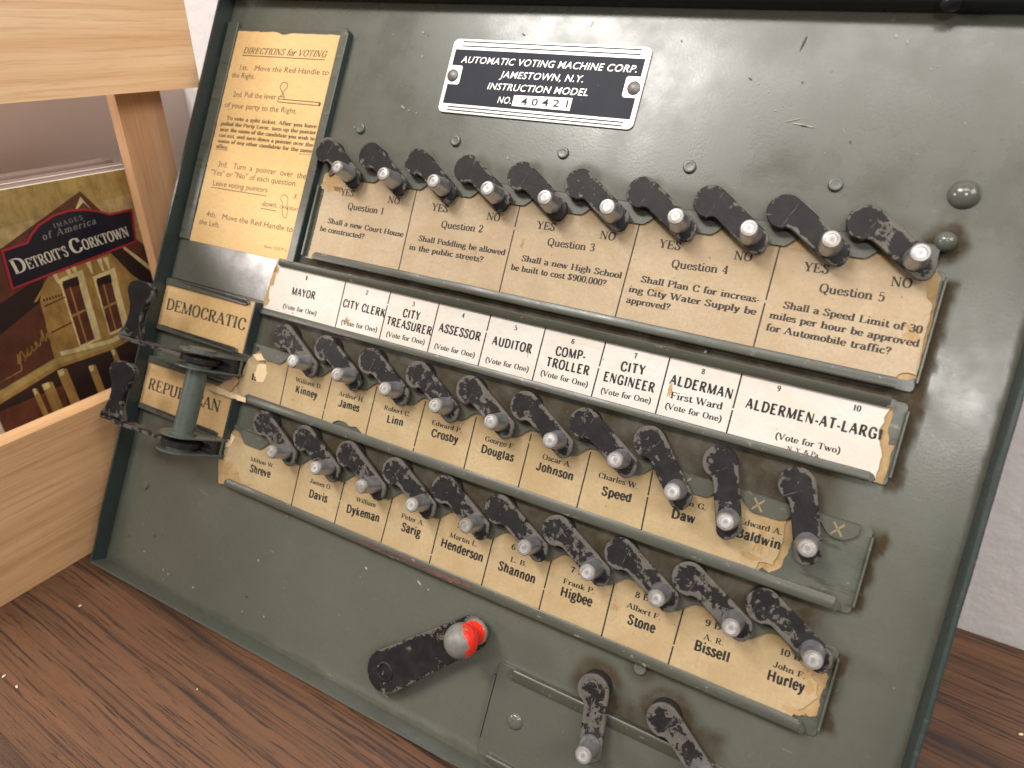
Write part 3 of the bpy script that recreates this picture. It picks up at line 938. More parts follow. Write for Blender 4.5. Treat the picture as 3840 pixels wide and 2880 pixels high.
# type on the cards: (card, face, words, baseline u0, v0, u1, v1, cap height)
TEXTS = [
    ('Q', 'serif', 'YES', 1.397, 0.733, 1.698, 0.722, 0.122),
    ('Q', 'serif', 'NO', 2.469, 0.729, 2.718, 0.722, 0.122),
    ('Q', 'serif', 'YES', 3.393, 0.728, 3.721, 0.723, 0.122),
    ('Q', 'serif', 'NO', 4.48, 0.728, 4.726, 0.724, 0.122),
    ('Q', 'serif', 'YES', 5.398, 0.737, 5.717, 0.729, 0.122),
    ('Q', 'serif', 'NO', 6.472, 0.727, 6.718, 0.724, 0.122),
    ('Q', 'serif', 'YES', 7.393, 0.712, 7.719, 0.706, 0.122),
    ('Q', 'serif', 'NO', 8.482, 0.704, 8.727, 0.695, 0.122),
    ('Q', 'serif', 'YES', 9.406, 0.704, 9.723, 0.689, 0.122),
    ('Q', 'serif', 'NO', 10.47, 0.709, 10.712, 0.693, 0.122),
    ('Q', 'serif', 'Question 1', 1.634, 0.96, 2.431, 0.944, 0.118),
    ('Q', 'serif', 'Question 2', 3.665, 0.991, 4.47, 0.95, 0.118),
    ('Q', 'serif', 'Question 3', 5.653, 0.971, 6.445, 0.937, 0.118),
    ('Q', 'serif', 'Question 4', 7.654, 0.971, 8.454, 0.926, 0.118),
    ('Q', 'serif', 'Question 5', 9.667, 0.949, 10.454, 0.923, 0.118),
    ('Q', 'serifb', 'Shall a new Court House', 1.258, 1.275, 2.968, 1.269, 0.095),
    ('Q', 'serifb', 'be constructed?', 1.124, 1.441, 2.156, 1.436, 0.095),
    ('Q', 'serifb', 'Shall Peddling be allowed', 3.284, 1.281, 4.975, 1.25, 0.095),
    ('Q', 'serifb', 'in the public streets?', 3.141, 1.456, 4.615, 1.429, 0.095),
    ('Q', 'serifb', 'Shall a new High School', 5.281, 1.287, 6.969, 1.265, 0.095),
    ('Q', 'serifb', 'be built to cost $900,000?', 5.14, 1.457, 6.765, 1.423, 0.095),
    ('Q', 'serifb', 'Shall Plan C for increas-', 7.267, 1.261, 8.971, 1.238, 0.095),
    ('Q', 'serifb', 'ing City Water Supply be', 7.127, 1.436, 8.973, 1.411, 0.095),
    ('Q', 'serifb', 'approved?', 7.13, 1.602, 7.798, 1.587, 0.095),
    ('Q', 'serifb', 'Shall a Speed Limit of 30', 9.282, 1.245, 10.962, 1.236, 0.095),
    ('Q', 'serifb', 'miles per hour be approved', 9.145, 1.414, 10.967, 1.411, 0.095),
    ('Q', 'serifb', 'for Automobile traffic?', 9.147, 1.588, 10.687, 1.578, 0.095),
    ('O', 'gothic', 'MAYOR', 0.823, 2.712, 1.388, 2.698, 0.137),
    ('O', 'gothic', 'CITY CLERK', 2.043, 2.696, 2.987, 2.699, 0.137),
    ('O', 'gothic', 'CITY', 3.341, 2.611, 3.693, 2.604, 0.137),
    ('O', 'gothic', 'TREASURER', 3.059, 2.808, 3.988, 2.805, 0.137),
    ('O', 'gothic', 'ASSESSOR', 4.108, 2.703, 4.917, 2.695, 0.137),
    ('O', 'gothic', 'AUDITOR', 5.14, 2.696, 5.85, 2.685, 0.137),
    ('O', 'gothic', 'COMP-', 6.247, 2.618, 6.738, 2.588, 0.137),
    ('O', 'gothic', 'TROLLER', 6.147, 2.815, 6.855, 2.794, 0.137),
    ('O', 'gothic', 'CITY', 7.308, 2.606, 7.68, 2.586, 0.137),
    ('O', 'gothic', 'ENGINEER', 7.1, 2.815, 7.88, 2.801, 0.137),
    ('O', 'gothic', 'ALDERMAN', 8.064, 2.618, 8.949, 2.616, 0.137),
    ('O', 'gothic', 'ALDERMEN-AT-LARGI', 9.151, 2.685, 10.84, 2.666, 0.137),
    ('O', 'serif', '(Vote for One)', 0.696, 3.001, 1.512, 2.98, 0.082),
    ('O', 'serif', '(Vote for One)', 2.107, 3.013, 2.904, 2.987, 0.082),
    ('O', 'serif', '(Vote for One)', 3.113, 3.01, 3.909, 2.984, 0.082),
    ('O', 'serif', '(Vote for One)', 4.113, 2.997, 4.893, 2.979, 0.082),
    ('O', 'serif', '(Vote for One)', 5.106, 3.001, 5.883, 2.979, 0.082),
    ('O', 'serif', '(Vote for One)', 6.094, 2.978, 6.886, 2.975, 0.082),
    ('O', 'serif', '(Vote for One)', 7.108, 3.007, 7.876, 2.969, 0.082),
    ('O', 'serif', '(Vote for One)', 8.093, 2.979, 8.895, 2.965, 0.082),
    ('O', 'serif', '(Vote for Two)', 9.626, 2.99, 10.433, 2.967, 0.082),
    ('O', 'serif', 'First Ward', 8.131, 2.819, 8.863, 2.795, 0.098),
    ('O', 'serif', 'N. Y. & Pa.', 9.806, 3.104, 10.214, 3.089, 0.06),
    ('O', 'serifb', '1', 1.066, 2.387, 1.119, 2.385, 0.075),
    ('O', 'serifb', '2', 2.479, 2.39, 2.53, 2.389, 0.075),
    ('O', 'serifb', '3', 3.485, 2.395, 3.536, 2.393, 0.075),
    ('O', 'serifb', '4', 4.479, 2.39, 4.53, 2.388, 0.075),
    ('O', 'serifb', '5', 5.466, 2.386, 5.516, 2.384, 0.075),
    ('O', 'serifb', '6', 6.457, 2.385, 6.508, 2.383, 0.075),
    ('O', 'serifb', '7', 7.466, 2.379, 7.513, 2.377, 0.075),
    ('O', 'serifb', '8', 8.464, 2.374, 8.51, 2.372, 0.075),
    ('O', 'serifb', '9', 9.489, 2.362, 9.535, 2.36, 0.075),
    ('O', 'serifb', '10', 10.445, 2.376, 10.536, 2.372, 0.075),
    ('A', 'serif', 'William D.', 1.399, 4.255, 2.021, 4.244, 0.078),
    ('A', 'serif', 'Arthur H.', 2.421, 4.257, 2.991, 4.24, 0.078),
    ('A', 'serif', 'Robert C.', 3.437, 4.247, 3.973, 4.233, 0.078),
    ('A', 'serif', 'Edward P.', 4.428, 4.243, 5.002, 4.227, 0.078),
    ('A', 'serif', 'George F.', 5.446, 4.23, 5.984, 4.221, 0.078),
    ('A', 'serif', 'Oscar A.', 6.472, 4.227, 6.952, 4.217, 0.078),
    ('A', 'serif', 'Charles W.', 7.404, 4.234, 8.013, 4.219, 0.078),
    ('A', 'serif', 'John G.', 8.554, 4.232, 9.012, 4.216, 0.078),
    ('A', 'serif', 'Edward A.', 9.472, 4.242, 10.023, 4.221, 0.078),
    ('A', 'gothic', 'Kinney', 1.459, 4.447, 1.98, 4.444, 0.125),
    ('A', 'gothic', 'James', 2.477, 4.442, 2.945, 4.43, 0.125),
    ('A', 'gothic', 'Linn', 3.555, 4.444, 3.883, 4.427, 0.125),
    ('A', 'gothic', 'Crosby', 4.462, 4.434, 4.988, 4.415, 0.125),
    ('A', 'gothic', 'Douglas', 5.431, 4.428, 6.018, 4.411, 0.125),
    ('A', 'gothic', 'Johnson', 6.412, 4.412, 7.031, 4.404, 0.125),
    ('A', 'gothic', 'Speed', 7.511, 4.466, 7.966, 4.439, 0.125),
    ('A', 'gothic', 'Daw', 8.581, 4.463, 8.908, 4.441, 0.125),
    ('A', 'gothic', 'Baldwin', 9.479, 4.429, 10.048, 4.417, 0.125),
    ('A', 'serif', '1A', 0.443, 4.114, 0.62, 4.102, 0.07),
    ('A', 'serif', 'A.', 0.399, 4.293, 0.539, 4.289, 0.075),
    ('A', 'gothic', 'ls', 0.358, 4.486, 0.515, 4.468, 0.12),
    ('B', 'serif', 'Milton W.', 0.798, 5.969, 1.393, 5.933, 0.078),
    ('B', 'serif', 'James O.', 2.263, 5.934, 2.764, 5.919, 0.078),
    ('B', 'serif', 'William', 3.324, 5.939, 3.752, 5.915, 0.078),
    ('B', 'serif', 'Peter A.', 4.295, 5.912, 4.749, 5.905, 0.078),
    ('B', 'serif', 'Martin L.', 5.259, 5.914, 5.783, 5.906, 0.078),
    ('B', 'serif', 'L. B.', 6.39, 5.921, 6.663, 5.909, 0.078),
    ('B', 'serif', 'Frank P.', 7.297, 5.93, 7.792, 5.91, 0.078),
    ('B', 'serif', 'Albert F.', 8.294, 5.915, 8.801, 5.916, 0.078),
    ('B', 'serif', 'A. R.', 9.415, 5.934, 9.691, 5.919, 0.078),
    ('B', 'serif', 'John F.', 10.346, 5.93, 10.747, 5.931, 0.078),
    ('B', 'gothic', 'Shreve', 0.841, 6.169, 1.359, 6.135, 0.137),
    ('B', 'gothic', 'Davis', 2.326, 6.187, 2.742, 6.164, 0.137),
    ('B', 'gothic', 'Dykeman', 3.192, 6.186, 3.887, 6.135, 0.137),
    ('B', 'gothic', 'Sarig', 4.347, 6.12, 4.736, 6.106, 0.137),
    ('B', 'gothic', 'Henderson', 5.146, 6.113, 5.931, 6.103, 0.137),
    ('B', 'gothic', 'Shannon', 6.215, 6.113, 6.86, 6.109, 0.137),
    ('B', 'gothic', 'Higbee', 7.302, 6.124, 7.809, 6.107, 0.137),
    ('B', 'gothic', 'Stone', 8.364, 6.133, 8.776, 6.12, 0.137),
    ('B', 'gothic', 'Bissell', 9.341, 6.119, 9.809, 6.108, 0.137),
    ('B', 'gothic', 'Hurley', 10.321, 6.125, 10.782, 6.105, 0.137),
    ('B', 'serif', '5 B', 5.351, 5.719, 5.611, 5.708, 0.085),
    ('B', 'serif', '6 B', 6.351, 5.733, 6.565, 5.722, 0.085),
    ('B', 'serif', '7 B', 7.364, 5.73, 7.574, 5.716, 0.085),
    ('B', 'serif', '8 B', 8.378, 5.731, 8.579, 5.72, 0.085),
    ('B', 'serif', '9 B', 9.393, 5.743, 9.607, 5.732, 0.085),
    ('B', 'serif', '10 B', 10.391, 5.742, 10.644, 5.732, 0.085),
    ('DEM', 'serif', 'DEMOCRATIC', -2.328, 3.645, -0.082, 3.618, 0.23),
    ('REP', 'serif', 'REPUBLICAN', -2.32, 5.349, -0.242, 5.302, 0.23),
    ('DIR', 'serifi', 'DIRECTIONS for VOTING', -1.858, -1.746, 0.306, -1.768, 0.122),
    ('DIR', 'sans', '1st.   Move the Red Handle to', -1.846, -1.41, 0.455, -1.438, 0.105),
    ('DIR', 'sans', 'the Right.', -2.024, -1.248, -1.39, -1.25, 0.105),
    ('DIR', 'sans', '2nd. Pull the lever', -1.865, -0.864, -0.698, -0.888, 0.105),
    ('DIR', 'sans', 'of your party to the Right.', -2.024, -0.636, -0.099, -0.655, 0.105),
    ('DIR', 'sans', '3rd.   Turn  a  pointer  over  the', -1.832, 0.57, 0.504, 0.541, 0.11),
    ('DIR', 'sans', '"Yes" or "No" of each question.', -1.973, 0.752, 0.324, 0.707, 0.11),
    ('DIR', 'sans', 'Leave voting pointers', -1.847, 0.96, -0.365, 0.918, 0.105),
    ('DIR', 'sans', 'down,', -0.409, 1.19, -0.025, 1.166, 0.105),
    ('DIR', 'sans', '4th.   Move the Red Handle to', -1.832, 1.598, 0.495, 1.57, 0.105),
    ('DIR', 'sans', 'the Left.', -1.983, 1.781, -1.399, 1.772, 0.105),
    ('DIR', 'sans', 'CANDIDATE', 0.037, 1.172, 0.562, 1.163, 0.06),
    ('DIR', 'sans', 'X', 0.32, 0.946, 0.406, 0.947, 0.1),
    ('DIR', 'sans', 'Form 1212 P. L.', -0.102, 1.968, 0.485, 1.951, 0.055),
    ('DIR', 'serifb', 'To vote a split ticket: After you have', -1.891, -0.387, 0.48, -0.426, 0.075),
    ('DIR', 'serifb', 'pulled the Party Lever, turn up the pointer', -2.014, -0.265, 0.5, -0.31, 0.075),
    ('DIR', 'serifb', 'over the name of the candidate you wish to', -1.998, -0.145, 0.495, -0.192, 0.075),
    ('DIR', 'serifb', 'cut out, and turn down a pointer over the', -1.991, -0.028, 0.493, -0.073, 0.075),
    ('DIR', 'serifb', 'name of any other candidate for the same', -1.979, 0.089, 0.51, 0.043, 0.075),
    ('DIR', 'serifb', 'office.', -1.996, 0.202, -1.666, 0.202, 0.075),
    ('PLATE', 'exti', 'AUTOMATIC VOTING MACHINE CORP.', 3.235, -1.839, 6.367, -1.846, 0.11),
    ('PLATE', 'exti', 'JAMESTOWN, N.Y.', 4.048, -1.627, 5.541, -1.641, 0.11),
    ('PLATE', 'exti', 'INSTRUCTION MODEL', 3.87, -1.42, 5.675, -1.436, 0.11),
    ('PLATE', 'exti', 'NO.', 4.124, -1.204, 4.377, -1.21, 0.11),
    ('PLATE2', 'thin', '4 0 4 2 1', 4.556, -1.206, 5.389, -1.229, 0.115),
]


# ------------------------------------------------------------------ the setting and the furniture
def P(*uv):
    """(u, v down) points -> panel x, y"""
    return [(u, -v) for u, v in uv]


def world_box(mb, x0, x1, y0, y1, z0, z1, bev=0.0):
    mb.box(x0, x1, y0, y1, z0, z1, 0, bev)


w = MB()
w.box(-45, 45, 0, 3, -24, 60)
wall = w.build('wall', M_WALL, loc=(0, 2.68, 0))
tag(wall, kind='structure')

t = MB()
t.prism(rrect(-14, 26, -14.0, 2.62, 0.2, 3), -1.1, 0.0, 0.05)
table = t.build('table', M_TABLE)
tag(table, 'dark walnut laminate table top with streaked grain under the voting machine', 'table')

# crumbs
for k, (x, y, l) in enumerate([(-1.40, -6.92, .040), (-0.99, -6.935, .042), (-1.77, -5.31, .034), (1.75, -5.48, .022), (14.41, .487, .05), (1.66, -8.2, .026)]):
    l *= .68
    b = MB()
    b.lathe([(0.004, -l * 1.3), (l * .6, -l * .8), (l * .7, 0), (l * .55, l * .9), (0.004, l * 1.3)], 8, 'Y', (0, 0, l * .62))
    o = b.build('crumb', plain('pale_crumb', (.66, .56, .42), .8) if k == 0 else bpy.data.materials['pale_crumb'], loc=(x, y, 0), smooth=True, rotz=k * 1.3)
    tag(o, 'tiny pale crumb lying on the walnut table top', 'crumb', 'crumbs on the table')

# display rack at the left
TH = math.radians(86.5)
DR = Vector((math.cos(TH), math.sin(TH), 0))
NR = Vector((DR.y, -DR.x, 0))
P1 = Vector((-3.03, -5.262, 0))
rack = bpy.data.objects.new('display_rack', None)
col.objects.link(rack)
rack.location = P1 * S
rack.rotation_euler = (0, 0, TH)
tag(rack, 'pale oak display rack holding upright books beside the voting machine', 'display rack')
b = MB(); b.box(-3.2, 5.82, 0, .41, 0.01, 3.23, 0, 0.02); b.build('front_board', M_OAK_SHADE, rack)
b = MB(); b.box(-3.2, 5.80, 0, .41, 8.90, 13.2, 0, 0.02); b.build('front_board', M_OAK, rack)
b = MB(); b.box(4.22, 5.16, .43, .72, 0.01, 12.9, 0, 0.02); b.build('post', M_OAKP, rack)
b = MB(); b.box(-3.0, -2.06, .43, .72, 0.01, 12.9, 0, 0.02); b.build('post', M_OAKP, rack)
b = MB(); b.box(-3.2, 5.80, .74, 3.4, 1.60, 1.88, 0, 0.02); b.build('shelf', M_OAK, rack)
b = MB(); b.box(-3.2, 8.8, 3.42, 3.55, 0.01, 8.78, 0, 0.02); b.build('wall_stand_in', plain('shaded_wall_mauve', (.52, .43, .385), .6), rack)  # added board in place of the wall behind, shade put into its mauve

# books
def printed(name, color):
    m_, t, b = mat(name)
    n = N(t)
    co = n.coords()
    a = n.noise(co, 1.3, 5, 0.6, 0.4)
    f = n.noise(n.coords((3, 3, 1.2)), 2.2, 4, 0.65)
    k = n.math('MULTIPLY', n.ramp(a, [(0.3, 0.55), (0.7, 1.15)]), n.ramp(f, [(0.3, 0.65), (0.7, 1.2)]))
    n.link(n.mix(k, (0.012, 0.006, 0.004), color), b.inputs['Base Color'])
    b.inputs['Roughness'].default_value = 0.32
    return m_


M_SKY = printed('cover_ochre', (.40, .285, .095))
M_SKY2 = printed('cover_pale_ochre', (.47, .35, .15))
M_NAVY = plain('cover_navy', (.006, .007, .015), .34)
M_CRIM = plain('cover_crimson', (.30, .018, .028), .3)
M_MAR = printed('cover_maroon', (.105, .034, .020))
M_DARK = printed('cover_dark', (.022, .012, .012))
M_FACE = printed('cover_facade', (.33, .19, .055))
M_CREAM = printed('cover_cream', (.62, .50, .24))
M_SILV = plain('cover_silver', (.55, .50, .40), .35)
M_GREY = plain('cover_grey_letter', (.20, .20, .19), .35)
M_PAGES = paint('book_page_edges', (.74, .70, .68), rough=.8)
M_PANELR = paint('button_enamel', (.092, .100, .080), rough=.33)
M_SPINE = plain('book_cover_back', (.36, .29, .25), .5)
BO = P1 + NR * (-1.1)
BROT = Matrix.Rotation(TH, 4, 'Z') @ Matrix.Rotation(math.radians(-2), 4, 'X')
ZB = -1.27


def place_book(o, off, dz=0.0, ds=0.0):
    mw = BROT.copy()
    q = BROT @ Vector((ds, off, dz))
    mw.translation = Vector(((BO.x + q.x) * S, (BO.y + q.y) * S, (3.12 + q.z) * S))
    o.matrix_world = mw


def cover(mb, z, mi, *pts):
    pl = list(pts)
    if area2(pl) < 0:
        pl = pl[::-1]
    mb.add([(x, y, z) for x, y in pl], [tuple(range(len(pl)))], mi)


BANNER = [(1.94, 3.13), (2.42, 3.17), (2.55, 3.30), (2.75, 3.44), (3.10, 3.56), (3.42, 3.59), (3.72, 3.55), (3.99, 3.46), (4.20, 3.35), (4.73, 3.35), (4.58, 2.64), (1.83, 2.36)]


def front_cover():
    c = MB()
    c.prism(rrect(0.70, 4.86, ZB, 4.21, .02, 2), -.02, 0.0, .004)
    mats = [M_SKY, M_SKY2, M_NAVY, M_CRIM, M_MAR, M_DARK, M_FACE, M_CREAM, M_SILV, M_GREY]
    z = .002
    cover(c, z, 1, (1.37, 3.55), (2.5, 3.52), (5.07, 3.66), (5.07, 2.9), (1.37, 2.6))
    cover(c, z * 2, 4, (1.37, 3.0), (1.99, 3.16), (3.77, 3.88), (4.1, 3.36), (5.07, 2.1), (5.07, 1.6), (1.37, 1.6))
    cover(c, z * 3, 7, (3.50, 3.50), (3.74, 3.78), (3.86, 3.50), (3.75, 3.66))
    cover(c, z * 3, 6, (2.66, 2.50), (3.95, 2.70), (4.62, 2.05), (4.66, .62), (3.23, .70), (2.08, .80), (2.24, 2.04))
    cover(c, z * 4, 5, (3.95, 2.56), (4.17, 2.64), (4.80, 1.80), (4.74, 1.35), (4.22, 2.02))
    cover(c, z * 4, 7, (4.22, 2.62), (4.30, 2.60), (4.92, 1.80), (4.84, 1.72))
    cover(c, z * 4, 4, (1.37, 2.35), (2.6, 2.45), (2.24, 2.04), (2.06, .80), (1.37, .66))
    cover(c, z * 5, 5, (1.37, 2.05), (2.30, 2.42), (2.48, 2.42), (2.22, 1.98), (1.37, 1.50))
    cover(c, z * 6, 6, (2.12, 2.02), (2.18, 2.02), (2.66, 2.44), (2.60, 2.46))
    # windows of the pictured house
    for x0, y0, w_, h_ in ((2.74, .88, .33, 1.34), (3.42, .92, .32, 1.16)):
        cover(c, z * 5, 7, (x0 - .02, y0 + h_ + .1), (x0 + w_ + .18, y0 + h_ + .16), (x0 + w_ + .04, y0 - .02), (x0 - .12, y0 - .06))
        cover(c, z * 6, 4, (x0 + .02, y0 + h_), (x0 + w_ + .02, y0 + h_ + .02), (x0 + w_ - .10, y0 + .02), (x0 - .09, y0))
        cover(c, z * 7, 5, (x0 + .04, y0 + h_ + .04), (x0 + w_ + .04, y0 + h_ + .06), (x0 + w_ + .02, y0 + h_ - .12), (x0 + .03, y0 + h_ - .12))
        cover(c, z * 7, 6, (x0 - .05, y0 + h_ * .5), (x0 + w_ - .03, y0 + h_ * .5 + .04), (x0 + w_ - .03, y0 + h_ * .5), (x0 - .05, y0 + h_ * .5 - .05))
        cover(c, z * 7, 6, (x0 + .13, y0 + h_ - .1), (x0 + .16, y0 + h_ - .1), (x0 + .06, y0), (x0 + .03, y0))
    for x0 in (2.70, 2.97, 3.10, 3.42, 3.66, 3.80):
        cover(c, z * 6, 7, (x0 - .05, 2.50), (x0 + .05, 2.50), (x0 + .02, 2.24), (x0 - .02, 2.24))
    for k in range(7):
        cover(c, z * 6, 5, (2.3 + k * .06, 2.03), (2.33 + k * .06, 2.03), (2.33 + k * .06, 1.98), (2.3 + k * .06, 1.98))
    cover(c, z * 6, 4, (2.28, 1.90), (2.72, 1.96), (2.72, 1.93), (2.28, 1.87))
    cover(c, z * 6, 4, (2.14, 1.34), (2.66, 1.42), (2.66, 1.39), (2.14, 1.31))
    cover(c, z * 8, 7, (2.2, .90), (3.30, .78), (4.66, .98), (4.66, .86), (3.30, .68), (2.2, .80))
    cover(c, z * 8, 6, (1.0 + .37, .50), (2.1, .66), (3.25, .62), (4.66, .84), (4.66, .74), (3.25, .54), (2.1, .58), (1.37, .42))
    cover(c, z * 7, 5, (1.37, .46), (2.1, .60), (3.25, .56), (4.66, .76), (5.07, .8), (5.07, ZB + .01), (1.37, ZB + .01))
    cover(c, z * 9, 4, (1.37, .30), (2.0, .2), (1.9, -.5), (1.37, -.6))
    for x0, y0, y1, w_ in ((1.12 + .3, .34, -.9, .10), (1.62, .36, -.9, .22), (2.0, .52, -.9, .20), (2.62, .36, -.8, .16), (3.2, .52, -.8, .12), (3.9, .6, -.8, .2)):
        cover(c, z * 10, 6, (x0, y0), (x0 + w_, y0), (x0 + w_ * .9, y1), (x0 - .02, y1))
        cover(c, z * 11, 7, (x0 + .01, y0 + .02), (x0 + w_ * .7, y0 + .02), (x0 + w_ * .6, y0 - .1), (x0 + .01, y0 - .12))
    # script on the pictured wall
    def squig(pts, wd):
        p = catmull(pts, False, 4)
        for i in range(len(p) - 1):
            a, q = Vector(p[i]), Vector(p[i + 1])
            d = (q - a).normalized() if (q - a).length else Vector((1, 0))
            n = Vector((-d.y, d.x)) * wd
            c.add([(r.x, r.y, z * 9) for r in (a - n, q - n, q + n, a + n)], [(0, 1, 2, 3)], 6)
    squig([(1.40, .95), (1.46, 1.15), (1.42, .86), (1.38, .80)], .014)
    squig([(1.46, 1.0), (1.52, 1.18), (1.56, 1.02), (1.52, .96), (1.62, 1.08), (1.66, 1.20), (1.64, 1.04), (1.72, 1.12), (1.75, 1.22), (1.75, 1.1), (1.84, 1.16), (1.86, 1.26), (1.82, 1.2), (1.9, 1.16), (1.97, 1.3)], .014)
    squig([(1.98, 1.22), (2.04, 1.46), (2.03, 1.2), (2.12, 1.36), (2.12, 1.2), (2.2, 1.4)], .014)
    # title banner
    cover(c, z * 12, 3, *BANNER)
    cover(c, z * 13, 2, *inset(BANNER if area2(BANNER) > 0 else BANNER[::-1], .045))
    zt = z * 14
    write(c, 'spaced', 'IMAGES', 3.02, -3.30, 3.62, -3.35, .085, zt, 9)
    write(c, 'spacedi', 'of America', 2.74, -3.13, 3.86, -3.21, .125, zt, 9)
    write(c, 'serif', 'D', 2.02, -2.635, 2.26, -2.655, .28, zt, 8)
    write(c, 'serif', "ETROIT'S", 2.28, -2.66, 3.10, -2.725, .205, zt, 8)
    write(c, 'serif', 'C', 3.17, -2.735, 3.42, -2.75, .28, zt, 8)
    write(c, 'serif', 'ORKTOWN', 3.43, -2.755, 4.47, -2.81, .205, zt, 8)
    def fit(x, y, zz):
        if zz < .001:
            return (x, -zz, y)
        if x < 1.3725:
            return (.71, -zz, max(ZB + .005, min(4.20, 1.008 * y - .1)))
        return (max(.705, min(4.855, .957 * x - .0457 * y + .067)), -zz, max(ZB + .005, min(4.20, 1.008 * y + .03)))
    c.v = [fit(*q) for q in c.v]
    return c.build('front_cover', mats)


def make_book(th):
    root = bpy.data.objects.new('book', None)
    col.objects.link(root)
    p = MB()
    p.box(0.74, 4.82, .022, th - .022, ZB + .04, 4.17)
    p.build('page_block', M_PAGES, root)
    p = MB()
    p.box(0.70, 4.86, th - .02, th, ZB, 4.21)
    p.build('back_cover', M_SPINE, root)
    p = MB()
    p.box(0.70, 0.725, .0, th, ZB, 4.21)
    p.build('spine', M_SPINE, root)
    return root


bk = make_book(.34)
fc = front_cover()
fc.parent = bk
place_book(bk, 0)
tag(bk, 'paperback with an ochre house photograph and navy title banner, frontmost in the rack', 'book')
off = .36
for k, (th, dz, ds, lab) in enumerate([(.34, .03, .04, 'paperback directly behind the front book in the rack'),
                                      (.34, -.02, -.05, 'third paperback back from the rack front board, only its page tops showing'),
                                      (.30, .05, .06, 'rearmost paperback of the row in the oak rack')]):
    b2 = make_book(th)
    p = MB(); p.box(0.70, 4.86, 0, .02, ZB, 4.21); p.build('front_cover', M_SPINE, b2)
    place_book(b2, off, dz, ds)
    tag(b2, lab, 'book')
    off += th + .03

# ------------------------------------------------------------------ the voting machine
BASE = Vector((4.8, -9.2, -.26))
PR = ROT.to_4x4()
machine = bpy.data.objects.new('voting_machine', None)
col.objects.link(machine)
mw = PR.copy()
mw.translation = W(BASE)
machine.matrix_world = mw
tag(machine, 'grey green metal tabletop voting machine with rows of black pointer levers', 'voting machine')


def part(mb, name, mats, loc=(0, 0, 0), **kw):
    o = mb.build(name, mats, None, **kw)
    o.parent = machine
    o.location = (Vector(loc) - BASE) * S
    return o


U0, U1, V0, V1 = -2.49, 12.03, -2.87, 9.12
ZF = -.26
QH = [(i, 0.0) for i in range(1, 11)]
AH = [(i + .04, 3.50) for i in range(1, 11)]
BH = [(i + .05, 5.165) for i in range(1, 11)]
CH = [(8.18, 7.18), (9.21, 7.15)]


def sst(a, b, x):
    t_ = max(0.0, min(1.0, (x - a) / (b - a)))
    return t_ * t_ * (3 - 2 * t_)


def band(x, a, b, s):
    return sst(a - s, a + s, x) * (1 - sst(b - s, b + s, x))


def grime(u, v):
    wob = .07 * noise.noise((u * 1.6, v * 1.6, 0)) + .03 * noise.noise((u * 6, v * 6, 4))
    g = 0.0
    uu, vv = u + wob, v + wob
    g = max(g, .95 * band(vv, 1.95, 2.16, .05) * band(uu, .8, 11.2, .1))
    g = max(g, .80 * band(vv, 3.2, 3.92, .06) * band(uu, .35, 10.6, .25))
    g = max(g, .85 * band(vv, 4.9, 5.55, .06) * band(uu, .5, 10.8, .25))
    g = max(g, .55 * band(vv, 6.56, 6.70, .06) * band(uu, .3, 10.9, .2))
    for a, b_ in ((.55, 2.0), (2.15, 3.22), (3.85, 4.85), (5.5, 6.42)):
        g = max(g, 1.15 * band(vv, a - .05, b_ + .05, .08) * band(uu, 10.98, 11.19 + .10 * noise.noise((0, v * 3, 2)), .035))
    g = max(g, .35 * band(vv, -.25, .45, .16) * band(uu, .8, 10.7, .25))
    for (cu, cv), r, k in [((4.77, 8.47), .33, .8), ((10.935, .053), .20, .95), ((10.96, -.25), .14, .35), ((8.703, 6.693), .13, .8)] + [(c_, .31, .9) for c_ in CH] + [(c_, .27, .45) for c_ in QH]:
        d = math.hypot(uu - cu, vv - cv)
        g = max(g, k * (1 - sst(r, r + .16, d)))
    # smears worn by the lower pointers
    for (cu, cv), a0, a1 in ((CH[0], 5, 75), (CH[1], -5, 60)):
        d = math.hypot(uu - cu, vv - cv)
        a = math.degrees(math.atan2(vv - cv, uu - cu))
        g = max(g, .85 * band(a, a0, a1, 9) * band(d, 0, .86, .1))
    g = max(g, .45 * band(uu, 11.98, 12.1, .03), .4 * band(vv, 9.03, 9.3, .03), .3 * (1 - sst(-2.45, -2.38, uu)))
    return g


b = MB()
NU, NV = 264, 218
for j in range(NV + 1):
    for i in range(NU + 1):
        u, v = U0 + (U1 - U0) * i / NU, V0 + (V1 - V0) * j / NV
        # the sheet is not perfectly flat
        z = .006 * noise.noise((u * .25, v * .25, 9)) + .0012 * noise.noise((u * 1.1, v * 1.1, 2))
        b.v.append((u, -v, ZF + z - .006))
        b.e.append(grime(u, v))
b.f = [(j * (NU + 1) + i, (j + 1) * (NU + 1) + i, (j + 1) * (NU + 1) + i + 1, j * (NU + 1) + i + 1) for j in range(NV) for i in range(NU)]
b.m = [0] * len(b.f)
b.box(U0, U1, -V1, -V0, ZF - .06, ZF - .03)
# chips, nicks and hairline scratches in the enamel
def fleck(u, v, l, wd, ang, mi):
    ca, sa = math.cos(ang), math.sin(ang)
    pts = []
    for k in range(8):
        a = math.pi * k / 4
        q = .65 + .6 * rng.random()
        x, y = l * math.cos(a) * q, wd * math.sin(a) * q
        pts.append((u + x * ca - y * sa, -(v + x * sa + y * ca), ZF + .0035))
    b.add(pts, [tuple(reversed(range(8)))], mi, [0] * 8)


